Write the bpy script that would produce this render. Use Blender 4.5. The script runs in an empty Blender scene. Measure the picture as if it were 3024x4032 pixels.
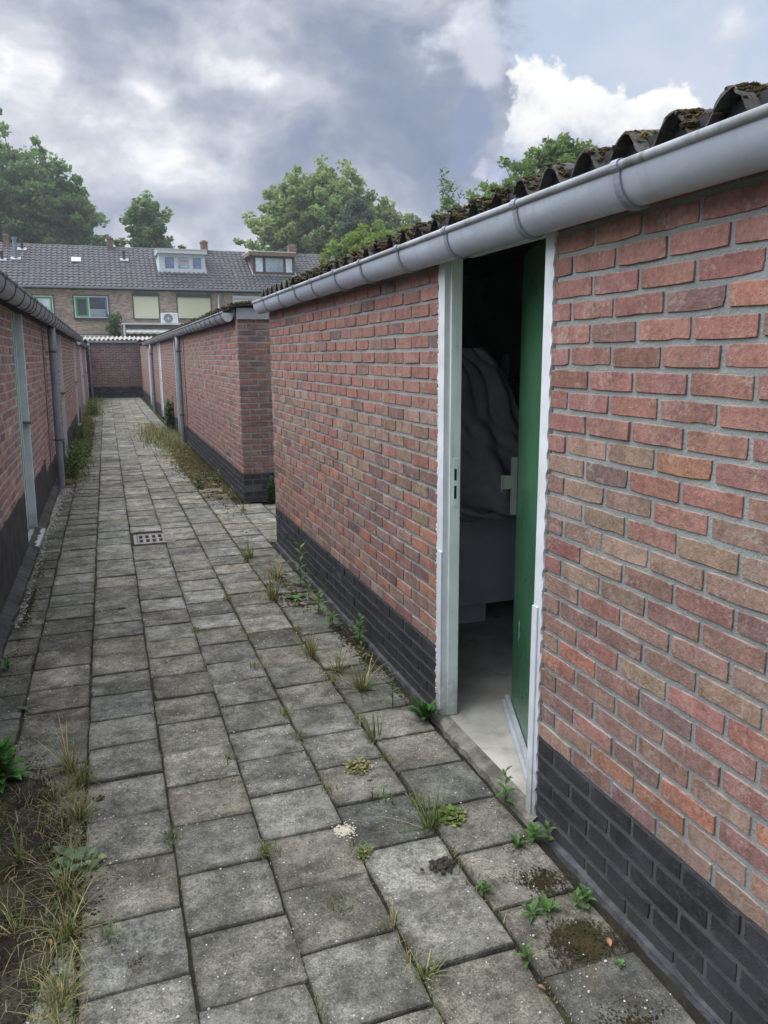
import bpy, bmesh, math, random
import numpy as np
from mathutils import Matrix, Vector

random.seed(11)
RNG = np.random.default_rng(5)
SC = bpy.context.scene
COL = SC.collection
PI = math.pi

# ------------------------------------------------------------------ camera
R_CAM = np.array([[0.942, -0.073, 0.327], [-0.335, -0.185, 0.924], [-0.007, -0.980, -0.199]])
F_PX = 3028.0
EYE = np.array([0.0, 0.0, 1.64])
def orth(m):
    q, _ = np.linalg.qr(m.T)
    q = q.T
    for i in range(3):
        if np.dot(q[i], m[i]) < 0: q[i] = -q[i]
    return q
R_CAM = orth(R_CAM)
cam_d = bpy.data.cameras.new('camera')
cam = bpy.data.objects.new('camera', cam_d)
COL.objects.link(cam)
cam_d.sensor_fit = 'VERTICAL'
cam_d.sensor_height = 36.0
cam_d.lens = F_PX / 4032 * 36.0
cam_d.clip_start = 0.05
cam_d.clip_end = 2000
rt, dn, fw = R_CAM[:, 0], R_CAM[:, 1], R_CAM[:, 2]
cam.matrix_world = Matrix(((rt[0], -dn[0], -fw[0], EYE[0]), (rt[1], -dn[1], -fw[1], EYE[1]), (rt[2], -dn[2], -fw[2], EYE[2]), (0, 0, 0, 1)))
SC.camera = cam
def photo_px(p):
    q = R_CAM.T @ (np.array(p, float) - EYE)
    if q[2] < 0.05: return None
    return q[0] / q[2] * F_PX + 1512, q[1] / q[2] * F_PX + 2016, q[2]

# ------------------------------------------------------------------ view
SC.view_settings.view_transform = 'Standard'
SC.view_settings.look = 'None'
SC.view_settings.gamma = 1.0
SC.view_settings.use_curve_mapping = False
SC.view_settings.exposure = 2.05
SC.cycles.max_bounces = 8
SC.cycles.diffuse_bounces = 4
SC.cycles.transparent_max_bounces = 8

# ------------------------------------------------------------------ node helper
class NG:
    def __init__(s, tree):
        s.t = tree; s.n = tree.nodes; s.l = tree.links
    def node(s, typ, **kw):
        x = s.n.new(typ)
        for k, v in kw.items(): setattr(x, k, v)
        return x
    def put(s, sock, v):
        if isinstance(v, bpy.types.NodeSocket): s.l.new(v, sock)
        elif v is not None:
            if sock.type == 'RGBA' and len(v) == 3: v = (*v, 1)
            sock.default_value = v
    def m(s, op, a, b=None, c=None, clamp=False):
        x = s.node('ShaderNodeMath', operation=op); x.use_clamp = clamp
        s.put(x.inputs[0], a)
        if b is not None: s.put(x.inputs[1], b)
        if c is not None: s.put(x.inputs[2], c)
        return x.outputs[0]
    def vm(s, op, a, b=None):
        x = s.node('ShaderNodeVectorMath', operation=op)
        s.put(x.inputs[0], a)
        if b is not None: s.put(x.inputs[1], b)
        return x.outputs['Value'] if op in ('LENGTH', 'DOT_PRODUCT') else x.outputs[0]
    def noise(s, scale, vec=None, detail=4.0, rough=0.55, dist=0.0, out='Fac'):
        x = s.node('ShaderNodeTexNoise')
        if vec is None: vec = s.pos()
        s.put(x.inputs['Vector'], vec)
        x.inputs['Scale'].default_value = scale; x.inputs['Detail'].default_value = detail
        x.inputs['Roughness'].default_value = rough; x.inputs['Distortion'].default_value = dist
        return x.outputs[out]
    def voro(s, scale, vec=None, feature='F1', out='Distance', rnd=1.0):
        x = s.node('ShaderNodeTexVoronoi', feature=feature)
        s.put(x.inputs['Vector'], s.pos() if vec is None else vec)
        x.inputs['Scale'].default_value = scale; x.inputs['Randomness'].default_value = rnd
        return x.outputs[out]
    def pos(s):
        if not hasattr(s, '_p'): s._p = s.node('ShaderNodeNewGeometry').outputs['Position']
        return s._p
    def ss(s, v, a, b):           # smoothstep to 0..1
        x = s.node('ShaderNodeMapRange', interpolation_type='SMOOTHSTEP')
        s.put(x.inputs[0], v); x.inputs[1].default_value = a; x.inputs[2].default_value = b
        return x.outputs[0]
    def mapr(s, v, a, b, c, d):
        x = s.node('ShaderNodeMapRange'); s.put(x.inputs[0], v)
        for i, q in enumerate((a, b, c, d)): x.inputs[i + 1].default_value = q
        return x.outputs[0]
    def mix(s, f, a, b, mode='MIX'):
        x = s.node('ShaderNodeMix', data_type='RGBA', blend_type=mode)
        s.put(x.inputs[0], f); s.put(x.inputs[6], a); s.put(x.inputs[7], b)
        return x.outputs[2]
    def ramp(s, f, stops):
        x = s.node('ShaderNodeValToRGB'); e = x.color_ramp.elements
        while len(e) < len(stops): e.new(0.5)
        for el, (p, c) in zip(e, stops):
            el.position = p; el.color = (*c, 1) if len(c) == 3 else c
        s.put(x.inputs[0], f)
        return x.outputs[0]
    def scale(s, vec, xyz):
        return s.vm('MULTIPLY', vec, xyz)
    def sep(s, vec):
        x = s.node('ShaderNodeSeparateXYZ'); s.put(x.inputs[0], vec); return x.outputs
    def comb(s, x, y, z):
        c = s.node('ShaderNodeCombineXYZ')
        for i, v in enumerate((x, y, z)): s.put(c.inputs[i], v)
        return c.outputs[0]
    def bump(s, h, strength=0.5, dist=0.01):
        x = s.node('ShaderNodeBump'); s.put(x.inputs['Height'], h)
        x.inputs['Strength'].default_value = strength; x.inputs['Distance'].default_value = dist
        return x.outputs[0]
    def attr(s, name):
        return s.node('ShaderNodeAttribute', attribute_name=name).outputs['Color']
    def objcol(s):
        return s.node('ShaderNodeObjectInfo').outputs['Color']
    def objrand(s):
        return s.node('ShaderNodeObjectInfo').outputs['Random']

# ------------------------------------------------------------------ world
world = bpy.data.worlds.new('World'); SC.world = world
world.use_nodes = True
SUN_EL, SUN_AZ = math.radians(56), math.radians(-62)      # azimuth from +Y towards +X
def build_world():
    t = world.node_tree; t.nodes.clear(); g = NG(t)
    D = g.node('ShaderNodeTexCoord').outputs['Generated']
    D = g.vm('NORMALIZE', D)
    sx, sy, sz = g.sep(D)
    w1 = g.noise(5.0, D, 5, 0.55, out='Color')
    w1 = g.vm('SUBTRACT', w1, (0.5, 0.5, 0.5))
    wx, wy, wz = g.sep(w1)
    az = g.m('MULTIPLY', g.m('ARCTAN2', sx, sy), 180 / PI)
    el = g.m('MULTIPLY', g.m('ARCSINE', sz), 180 / PI)
    azw = g.m('MULTIPLY_ADD', wx, 9.0, az)
    elw = g.m('MULTIPLY_ADD', wz, 6.0, el)
    def blob(cx, cy, rx, ry, tilt=0.0):
        dx = g.m('SUBTRACT', azw, cx); dy = g.m('SUBTRACT', elw, cy)
        if tilt:
            c, s_ = math.cos(tilt), math.sin(tilt)
            dx, dy = (g.m('ADD', g.m('MULTIPLY', dx, c), g.m('MULTIPLY', dy, s_)), g.m('SUBTRACT', g.m('MULTIPLY', dy, c), g.m('MULTIPLY', dx, s_)))
        dx = g.m('POWER', g.m('ABSOLUTE', g.m('DIVIDE', dx, rx)), 2); dy = g.m('POWER', g.m('ABSOLUTE', g.m('DIVIDE', dy, ry)), 2)
        return g.m('EXPONENT', g.m('MULTIPLY', g.m('ADD', dx, dy), -1.0))
    def total(items, base):
        acc = base
        for amp, *b in items: acc = g.m('MULTIPLY_ADD', blob(*b), amp, acc)
        return acc
    Dw = g.vm('ADD', D, g.vm('MULTIPLY', w1, (0.10, 0.10, 0.06)))
    f1 = g.noise(6.0, g.scale(Dw, (1, 1, 1.7)), 9, 0.58)
    f2 = g.noise(13, g.scale(Dw, (1, 1, 1.5)), 10, 0.62)
    bil = g.m('ABSOLUTE', g.m('SUBTRACT', g.noise(8.5, g.scale(g.vm('ADD', Dw, (3.3, 1.1, 0.4)), (1, 1, 1.6)), 8, 0.55), 0.5))
    tone = g.m('MULTIPLY_ADD', g.m('SUBTRACT', f1, 0.5), 1.5, 0.60)
    tone = g.m('MULTIPLY_ADD', g.m('SUBTRACT', f2, 0.5), 0.55, tone)
    tone = g.m('MULTIPLY_ADD', g.m('SUBTRACT', 0.09, bil), 1.1, tone)
    tone = total([(-0.34, 18.5, 18.5, 5.0, 4.0), (-0.38, 22.0, 14.5, 4.0, 3.0), (-0.22, 8.0, 16.0, 3.2, 1.5), (-0.16, 3.0, 20.5, 4.5, 1.8),
                  (-0.18, 14.0, 13.2, 6.0, 1.5), (-0.20, 9.0, 9.3, 12.0, 1.6), (-0.20, 22.0, 11.0, 8.0, 2.2),
                  (0.50, 3.4, 17.2, 1.6, 0.9), (0.42, 10.2, 17.8, 2.8, 0.8, -0.5), (0.26, 5.0, 12.9, 1.5, 1.3, -0.6), (0.40, -3.7, 17.2, 2.2, 2.2),
                  (0.22, 1.5, 14.4, 3.0, 1.4), (0.20, 8.5, 12.0, 2.2, 0.9), (0.16, 11.5, 8.2, 1.6, 0.7), (0.36, 2.6, 7.4, 1.2, 0.8)], tone)
    cloud = g.ramp(tone, [(0.0, (0.160, 0.202, 0.300)), (0.25, (0.215, 0.252, 0.340)), (0.5, (0.318, 0.350, 0.422)), (0.78, (0.50, 0.525, 0.575)), (1.0, (0.74, 0.745, 0.755))])
    # clear, milky part of the sky
    sky = g.node('ShaderNodeTexSky', sky_type='NISHITA')
    sky.sun_disc = False; sky.sun_elevation = SUN_EL; sky.sun_rotation = SUN_AZ
    sky.air_density = 1.0; sky.dust_density = 2.0
    blue = g.mix(1.0, sky.outputs[0], (0.055, 0.055, 0.055), 'MULTIPLY')
    clear = g.mix(0.80, blue, g.mix(g.ss(f1, 0.38, 0.66), (0.455, 0.530, 0.665), (0.56, 0.605, 0.70)))
    # where the grey deck ends: its ragged right edge near 24..28 degrees, open sky high beyond it; elsewhere broken cover
    edge = total([(1.25, 36.0, 20.5, 11.5, 4.6), (0.55, 46.0, 17.0, 7.0, 3.0)], g.m('MULTIPLY', g.m('SUBTRACT', f2, 0.5), 1.5))
    far = g.m('MULTIPLY', g.ss(g.noise(2.2, Dw, 6, 0.55), 0.50, 0.60), g.ss(g.m('ABSOLUTE', g.m('SUBTRACT', az, 18.0)), 34.0, 60.0))
    open_ = g.m('MAXIMUM', g.ss(edge, 0.38, 0.72), g.m('MULTIPLY', far, 0.8))
    col = g.mix(open_, cloud, clear)
    # sunlit rim of the deck
    rim = total([(1.0, 25.4, 20.6, 2.3, 2.8), (0.85, 43.2, 19.0, 1.8, 2.2), (0.9, 26.3, 18.0, 1.5, 1.4), (0.5, 32.0, 21.6, 2.0, 0.8)], g.m('MULTIPLY', g.m('SUBTRACT', f2, 0.5), 1.6))
    rc = g.mix(g.ss(g.m('ADD', g.m('MULTIPLY', f1, 0.5), g.m('MULTIPLY', f2, 0.5)), 0.38, 0.60), (0.47, 0.50, 0.575), (0.72, 0.725, 0.735))
    col = g.mix(g.m('MULTIPLY', g.ss(rim, 0.25, 0.95), 0.9), col, rc)
    # heap cloud with a white top and a grey foot
    f3 = g.noise(30, D, 7, 0.6)
    heap = total([(1.0, 29.6, 16.6, 2.4, 2.2), (1.0, 33.2, 15.9, 3.0, 2.2), (1.0, 38.6, 14.9, 3.6, 2.0), (0.6, 30.0, 13.0, 6.0, 2.0), (0.5, 37.0, 11.8, 8.0, 2.4)],
                 g.m('MULTIPLY', g.m('SUBTRACT', f3, 0.5), 1.5))
    hm = g.ss(heap, 0.40, 0.60)
    lit = g.m('ADD', g.m('MULTIPLY_ADD', g.m('SUBTRACT', f2, 0.5), 2.2, g.mapr(elw, 13.0, 16.2, 0.0, 1.0)), g.m('MULTIPLY', g.m('SUBTRACT', f3, 0.5), 0.9))
    hc = g.ramp(lit, [(0.0, (0.29, 0.335, 0.465)), (0.35, (0.43, 0.465, 0.555)), (0.62, (0.62, 0.635, 0.66)), (1.0, (0.76, 0.76, 0.745))])
    col = g.mix(hm, col, hc)
    dark2 = total([(1.0, 25.6, 15.7, 1.5, 1.6), (0.7, 24.6, 13.2, 1.6, 1.2)], g.m('MULTIPLY', g.m('SUBTRACT', f3, 0.5), 0.8))
    col = g.mix(g.m('MULTIPLY', g.ss(dark2, 0.42, 0.68), 0.85), col, (0.205, 0.245, 0.365))
    # overcast skies are brighter overhead; below the horizon a dull ground tone
    up = g.m('MULTIPLY_ADD', g.ss(sz, 0.36, 0.90), 1.9, 1.0)
    col = g.mix(1.0, col, g.comb(up, up, up), 'MULTIPLY')
    col = g.mix(g.ss(sz, -0.02, -0.10), col, (0.16, 0.16, 0.15))
    col = g.mix(1.0, col, (3.25, 3.25, 3.25), 'MULTIPLY')
    bg = g.node('ShaderNodeBackground'); g.put(bg.inputs[0], col); bg.inputs[1].default_value = 0.1
    out = g.node('ShaderNodeOutputWorld'); t.links.new(bg.outputs[0], out.inputs[0])
build_world()

sun_d = bpy.data.lights.new('sun', 'SUN'); sun = bpy.data.objects.new('sun', sun_d); COL.objects.link(sun)
sun_d.energy = 1.3; sun_d.angle = math.radians(80); sun_d.color = (1.0, 0.985, 0.955)
sd = Vector((math.sin(SUN_AZ) * math.cos(SUN_EL), math.cos(SUN_AZ) * math.cos(SUN_EL), math.sin(SUN_EL)))
sun.rotation_euler = sd.to_track_quat('Z', 'Y').to_euler()
sun.location = (0, 0, 30)

# ------------------------------------------------------------------ materials
MATS = {}
def newmat(name, rough=0.8, spec=0.3):
    m = bpy.data.materials.new(name); m.use_nodes = True
    g = NG(m.node_tree); b = m.node_tree.nodes['Principled BSDF']
    b.inputs['Roughness'].default_value = rough
    b.inputs['Specular IOR Level'].default_value = spec
    MATS[name] = m
    return m, g, b
def fin(g, b, color=None, rough=None, normal=None):
    if color is not None: g.put(b.inputs['Base Color'], color)
    if rough is not None: g.put(b.inputs['Roughness'], rough)
    if normal is not None: g.put(b.inputs['Normal'], normal)

def plain(name, c, rough=0.5, spec=0.4, metal=0.0, var=0.15, scale=6.0, grime=0.0, grime_c=(0.06, 0.055, 0.045), bump=0.15, bscale=80, bdist=0.002, foot=False):
    m, g, b = newmat(name, rough, spec)
    n = g.noise(scale, None, 5, 0.6)
    c2 = tuple(x * (1 - var) for x in c); c3 = tuple(min(1, x * (1 + var)) for x in c)
    col = g.mix(g.ss(n, 0.35, 0.65), c2, c3)
    if grime:
        gm = g.m('MULTIPLY', g.ss(g.noise(scale * 3.1, g.scale(g.pos(), (1, 1, 0.25)), 6, 0.65), 0.5, 0.75), grime)
        col = g.mix(gm, col, grime_c)
    if foot:
        zz = g.sep(g.pos())[2]
        fm = g.m('MULTIPLY', g.ss(g.m('ADD', zz, g.m('MULTIPLY', g.m('SUBTRACT', g.noise(22, None, 6, 0.7), 0.5), 0.5)), 0.30, 0.02), 0.65)
        col = g.mix(fm, col, (0.22, 0.21, 0.18))
    b.inputs['Metallic'].default_value = metal
    fin(g, b, col, g.mapr(n, 0.3, 0.7, max(0.05, rough - 0.08), min(1, rough + 0.1)), g.bump(g.noise(bscale, None, 3, 0.6), bump, bdist))
    return m

def brick_mat(name, src, whitish=0.5):
    m, g, b = newmat(name, 0.92, 0.15)
    t = g.objcol() if src == 'obj' else g.attr('tint')
    p = g.pos()
    n1 = g.noise(14, p, 5, 0.6); n2 = g.noise(70, p, 4, 0.65); n3 = g.noise(6, p, 6, 0.7)
    k = g.m('ADD', g.mapr(n1, 0.3, 0.7, 0.74, 1.22), g.mapr(n2, 0.3, 0.7, -0.22, 0.22))
    col = g.mix(1.0, t, g.comb(k, k, k), 'MULTIPLY')
    wm = g.m('MULTIPLY', g.ss(g.m('ADD', n3, g.m('MULTIPLY', g.m('SUBTRACT', n2, 0.5), 0.35)), 0.54, 0.72), whitish)
    col = g.mix(wm, col, (0.40, 0.30, 0.275))
    col = g.mix(g.m('MULTIPLY', g.ss(g.noise(9, g.scale(p, (1, 1, 0.35)), 5, 0.7), 0.60, 0.8), 0.45), col, (0.085, 0.06, 0.055))
    # mortar smeared over faces, pale salts, run-off streaks
    sm = g.m('MULTIPLY', g.ss(g.m('ADD', g.noise(19, g.vm('ADD', p, (4.0, 9.0, 2.0)), 6, 0.7), g.m('MULTIPLY', g.m('SUBTRACT', n2, 0.5), 0.4)), 0.58, 0.70), 0.55)
    col = g.mix(sm, col, (0.30, 0.285, 0.275))
    sx, sy_, sz = g.sep(p)
    stv = g.noise(16, g.comb(sx, sy_, g.m('MULTIPLY', sz, 0.06)), 5, 0.7)
    col = g.mix(g.m('MULTIPLY', g.ss(stv, 0.57, 0.72), 0.35), col, (0.11, 0.085, 0.078))
    spk = g.ss(g.voro(230, p), 0.16, 0.05)
    col = g.mix(g.m('MULTIPLY', spk, 0.25), col, (0.42, 0.36, 0.33))
    h = g.m('ADD', n2, g.m('MULTIPLY', g.noise(220, p, 3, 0.7), 0.7))
    if src == 'obj':  # pale top edge: lime residue, with the lit ledge painted in
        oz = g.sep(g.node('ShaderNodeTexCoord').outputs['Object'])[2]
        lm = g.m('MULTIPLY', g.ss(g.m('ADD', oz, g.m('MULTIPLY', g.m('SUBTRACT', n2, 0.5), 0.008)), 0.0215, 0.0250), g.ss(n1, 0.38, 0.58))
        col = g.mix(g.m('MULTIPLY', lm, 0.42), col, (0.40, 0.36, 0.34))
    fin(g, b, col, None, g.bump(h, 0.75, 0.005))
    return m

def black_brick_mat(name):
    m, g, b = newmat(name, 0.7, 0.3)
    p = g.pos(); z = g.sep(p)[2]
    n1 = g.noise(8, p, 6, 0.65); n2 = g.noise(45, p, 5, 0.7)
    col = g.mix(g.ss(n1, 0.35, 0.7), (0.016, 0.017, 0.021), (0.038, 0.039, 0.046))
    col = g.mix(g.m('MULTIPLY', g.ss(n2, 0.52, 0.72), 0.5), col, (0.085, 0.083, 0.083))
    # splash dirt climbs a little from the paving
    dirt = g.m('MULTIPLY', g.ss(g.m('ADD', z, g.m('MULTIPLY', g.m('SUBTRACT', n1, 0.5), 0.25)), 0.14, 0.0), 0.32)
    col = g.mix(dirt, col, (0.095, 0.09, 0.080))
    fin(g, b, col, g.mapr(n1, 0.3, 0.7, 0.55, 0.85), g.bump(g.m('ADD', n2, g.noise(160, p, 3, 0.6)), 0.55, 0.005))
    return m

def mortar_mat(name, c):
    m, g, b = newmat(name, 0.95, 0.1)
    p = g.pos(); n1 = g.noise(5, p, 6, 0.65); n2 = g.noise(110, p, 4, 0.7)
    col = g.mix(g.ss(n1, 0.3, 0.7), tuple(x * 0.78 for x in c), tuple(x * 1.1 for x in c))
    col = g.mix(g.m('MULTIPLY', g.ss(n2, 0.5, 0.75), 0.4), col, tuple(x * 0.5 for x in c))
    fin(g, b, col, None, g.bump(n2, 0.8, 0.008))
    return m

def paver_mat(name, src):
    m, g, b = newmat(name, 0.93, 0.15)
    t = g.objcol() if src == 'obj' else g.attr('tint')
    p = g.pos()
    big = g.noise(1.1, p, 4, 0.5); n1 = g.noise(7, p, 6, 0.68); n2 = g.noise(38, p, 5, 0.7); n3 = g.noise(150, p, 3, 0.7)
    k = g.m('ADD', g.mapr(n1, 0.32, 0.68, 0.52, 1.42), g.mapr(big, 0.35, 0.65, -0.18, 0.18))
    k = g.m('MULTIPLY', k, g.mapr(n2, 0.3, 0.7, 0.52, 1.46))
    k = g.m('MULTIPLY', k, g.mapr(g.noise(17, p, 5, 0.7), 0.3, 0.7, 0.68, 1.30))
    k = g.m('MULTIPLY', k, g.mapr(n3, 0.3, 0.7, 0.50, 1.50))
    col = g.mix(1.0, t, g.comb(k, k, k), 'MULTIPLY')
    # dark organic staining and brown moss film
    st = g.ss(g.m('ADD', g.noise(4.0, p, 7, 0.74), g.m('MULTIPLY', g.m('SUBTRACT', n2, 0.5), 0.8)), 0.47, 0.68)
    col = g.mix(g.m('MULTIPLY', st, 0.78), col, (0.050, 0.048, 0.040))
    br = g.ss(g.noise(2.1, g.vm('ADD', p, (7.3, 2.2, 0)), 7, 0.7), 0.58, 0.72)
    col = g.mix(g.m('MULTIPLY', br, 0.45), col, (0.085, 0.070, 0.040))
    if src == 'obj':
        ox, oy, oz = g.sep(g.node('ShaderNodeTexCoord').outputs['Object'])
        e = g.m('MAXIMUM', g.m('DIVIDE', g.m('ABSOLUTE', ox), 0.144), g.m('DIVIDE', g.m('ABSOLUTE', oy), 0.135))
        e = g.m('ADD', e, g.m('MULTIPLY', g.m('SUBTRACT', g.noise(9, p, 6, 0.72), 0.5), 0.9))
        col = g.mix(g.m('MULTIPLY', g.ss(e, 0.78, 1.08), 0.62), col, (0.058, 0.055, 0.043))
        wr = g.ss(g.m('ADD', g.noise(5.5, g.vm('ADD', p, (5.0, 3.0, 0)), 6, 0.7), g.m('MULTIPLY', g.m('SUBTRACT', g.objrand(), 0.5), 0.16)), 0.55, 0.70)
        col = g.mix(g.m('MULTIPLY', wr, 0.45), col, (0.30, 0.295, 0.27))
    # pale grit and dark pits of the worn concrete
    dk = g.ss(g.voro(70, p), 0.24, 0.10)
    col = g.mix(g.m('MULTIPLY', dk, 0.65), col, (0.055, 0.054, 0.05))
    wsel = g.ss(g.voro(60, g.vm('ADD', p, (3.1, 1.7, 0))), 0.12, 0.06)
    col = g.mix(g.m('MULTIPLY', wsel, 0.8), col, (0.55, 0.54, 0.50))
    wsel2 = g.ss(g.voro(24, g.vm('ADD', p, (1.1, 9.7, 0))), 0.085, 0.045)
    col = g.mix(wsel2, col, (0.62, 0.61, 0.56))
    h = g.m('ADD', g.m('MULTIPLY', n2, 0.8), n3)
    fin(g, b, col, None, g.bump(h, 0.9, 0.008))
    return m

def soil_mat(name, a, c, green=0.0):
    m, g, b = newmat(name, 1.0, 0.05)
    p = g.pos(); n1 = g.noise(9, p, 7, 0.7); n2 = g.noise(85, p, 4, 0.75)
    col = g.mix(g.ss(n1, 0.35, 0.65), a, c)
    col = g.mix(g.m('MULTIPLY', g.ss(n2, 0.45, 0.75), 0.6), col, tuple(x * 0.35 for x in a))
    if green: col = g.mix(g.m('MULTIPLY', g.ss(g.noise(3.3, p, 6, 0.7), 0.48, 0.66), green), col, (0.085, 0.105, 0.030))
    fin(g, b, col, None, g.bump(g.m('ADD', n2, n1), 1.0, 0.015))
    return m

def leaf_mat(name, tint=None, trans=0.35, src='attr'):
    m = bpy.data.materials.new(name); m.use_nodes = True
    t = m.node_tree; t.nodes.clear(); g = NG(t)
    c = g.attr('tint')
    n = g.noise(30, None, 3, 0.6); k = g.mapr(n, 0.3, 0.7, 0.85, 1.15)
    c = g.mix(1.0, c, g.comb(k, k, k), 'MULTIPLY')
    d = g.node('ShaderNodeBsdfPrincipled'); g.put(d.inputs['Base Color'], c); d.inputs['Roughness'].default_value = 0.55
    d.inputs['Specular IOR Level'].default_value = 0.25
    tr = g.node('ShaderNodeBsdfTranslucent'); g.put(tr.inputs[0], g.mix(1.0, c, (1.25, 1.2, 0.6), 'MULTIPLY'))
    mx = g.node('ShaderNodeMixShader'); mx.inputs[0].default_value = trans
    t.links.new(d.outputs[0], mx.inputs[1]); t.links.new(tr.outputs[0], mx.inputs[2])
    o = g.node('ShaderNodeOutputMaterial'); t.links.new(mx.outputs[0], o.inputs[0])
    MATS[name] = m
    return m

def roofsheet_mat(name, a, c, moss):
    m, g, b = newmat(name, 0.95, 0.1)
    p = g.pos(); n1 = g.noise(6, p, 6, 0.7); n2 = g.noise(60, p, 5, 0.7)
    col = g.mix(g.ss(n1, 0.35, 0.65), a, c)
    col = g.mix(g.m('MULTIPLY', g.ss(n2, 0.5, 0.7), 0.5), col, tuple(x * 0.45 for x in a))
    col = g.mix(g.m('MULTIPLY', g.ss(g.noise(11, p, 6, 0.7), 0.42, 0.62), moss), col, (0.062, 0.050, 0.028))
    fin(g, b, col, None, g.bump(g.m('ADD', n1, n2), 0.9, 0.012))
    return m

def house_wall_mat(name, c):
    m, g, b = newmat(name, 0.95, 0.1)
    p = g.pos(); x, y, z = g.sep(p)
    v = g.comb(x, z, 0.0)
    bt = g.node('ShaderNodeTexBrick'); g.put(bt.inputs['Vector'], v)
    bt.inputs['Scale'].default_value = 1.0; bt.inputs['Brick Width'].default_value = 0.22; bt.inputs['Row Height'].default_value = 0.0667
    bt.inputs['Mortar Size'].default_value = 0.006
    g.put(bt.inputs['Color1'], tuple(q * 0.72 for q in c)); g.put(bt.inputs['Color2'], tuple(q * 1.25 for q in c)); g.put(bt.inputs['Mortar'], (0.22, 0.19, 0.165))
    n1 = g.noise(0.9, p, 6, 0.65); n2 = g.noise(5, p, 5, 0.65)
    k = g.m('MULTIPLY', g.mapr(n1, 0.3, 0.7, 0.8, 1.2), g.mapr(n2, 0.3, 0.7, 0.85, 1.15))
    col = g.mix(1.0, bt.outputs[0], g.comb(k, k, k), 'MULTIPLY')
    col = g.mix(g.m('MULTIPLY', g.ss(g.noise(0.35, p, 5, 0.6), 0.5, 0.62), 0.25), col, (0.30, 0.26, 0.16))
    fin(g, b, col, None, g.bump(bt.outputs['Fac'], -0.3, 0.01))
    return m

def tile_mat(name):
    m, g, b = newmat(name, 0.75, 0.3)
    t = g.objcol(); p = g.pos()
    n1 = g.noise(2.0, p, 5, 0.65); n2 = g.noise(22, p, 4, 0.7)
    k = g.m('MULTIPLY', g.mapr(n1, 0.3, 0.7, 0.85, 1.2), g.mapr(n2, 0.3, 0.7, 0.8, 1.2))
    col = g.mix(1.0, t, g.comb(k, k, k), 'MULTIPLY')
    col = g.mix(g.m('MULTIPLY', g.ss(g.noise(0.9, g.scale(p, (3, 0.4, 0.4)), 5, 0.6), 0.60, 0.75), 0.25), col, (0.20, 0.20, 0.19))
    fin(g, b, col, None, g.bump(n2, 0.3, 0.01))
    return m

def glass_mat(name, c=(0.02, 0.025, 0.03), rough=0.06):
    m, g, b = newmat(name, rough, 0.8)
    n = g.noise(1.3, None, 4, 0.6)
    fin(g, b, g.mix(g.ss(n, 0.4, 0.6), c, tuple(x * 1.6 for x in c)), None, g.bump(g.noise(2.0, None, 2, 0.5), 0.02, 0.02))
    return m

def slat_mat(name, c):
    m, g, b = newmat(name, 0.5, 0.35)
    z = g.sep(g.pos())[2]
    w = g.m('FRACT', g.m('MULTIPLY', z, 1 / 0.045))
    col = g.mix(g.ss(w, 0.82, 1.0), c, tuple(x * 0.72 for x in c))
    n = g.noise(3, None, 5, 0.6)
    col = g.mix(g.m('MULTIPLY', g.ss(n, 0.5, 0.75), 0.25), col, tuple(x * 0.8 for x in c))
    fin(g, b, col, None, g.bump(w, 0.3, 0.01))
    return m

def gutter_mat(name, c, streak=0.5):
    m, g, b = newmat(name, 0.42, 0.45)
    p = g.pos(); n1 = g.noise(3, g.scale(p, (4, 0.7, 4)), 6, 0.65); n2 = g.noise(40, p, 4, 0.7)
    col = g.mix(g.ss(n1, 0.35, 0.7), tuple(x * 0.86 for x in c), tuple(x * 1.08 for x in c))
    nz = g.sep(g.node('ShaderNodeNewGeometry').outputs['Normal'])[2]
    # grime settles on faces that look up
    d = g.m('MULTIPLY', g.ss(g.m('ADD', nz, g.m('MULTIPLY', g.m('SUBTRACT', n2, 0.5), 1.5)), 0.1, 0.9), streak)
    col = g.mix(d, col, (0.075, 0.075, 0.065))
    col = g.mix(g.m('MULTIPLY', g.ss(n2, 0.58, 0.75), 0.22), col, (0.09, 0.09, 0.085))
    stk = g.noise(14, g.scale(p, (0.15, 1.0, 0.15)), 6, 0.75)
    col = g.mix(g.m('MULTIPLY', g.ss(stk, 0.50, 0.72), 0.38), col, tuple(x * 0.55 for x in c))
    col = g.mix(g.m('MULTIPLY', g.ss(g.noise(120, p, 2, 0.5), 0.70, 0.78), 0.5), col, (0.08, 0.08, 0.075))
    fin(g, b, col, g.mapr(n1, 0.3, 0.7, 0.34, 0.52), g.bump(g.noise(9, g.scale(p, (1, 0.3, 1)), 4, 0.6), 0.08, 0.01))
    return m

def tar_mat(name):
    m, g, b = newmat(name, 0.75, 0.25)
    p = g.pos(); n1 = g.noise(4, p, 7, 0.68); n2 = g.noise(60, p, 5, 0.7)
    col = g.mix(g.ss(n1, 0.35, 0.65), (0.028, 0.028, 0.030), (0.060, 0.058, 0.058))
    col = g.mix(g.m('MULTIPLY', g.ss(n2, 0.5, 0.7), 0.5), col, (0.10, 0.096, 0.09))
    fin(g, b, col, None, g.bump(g.m('ADD', n1, n2), 0.7, 0.008))
    return m

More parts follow.
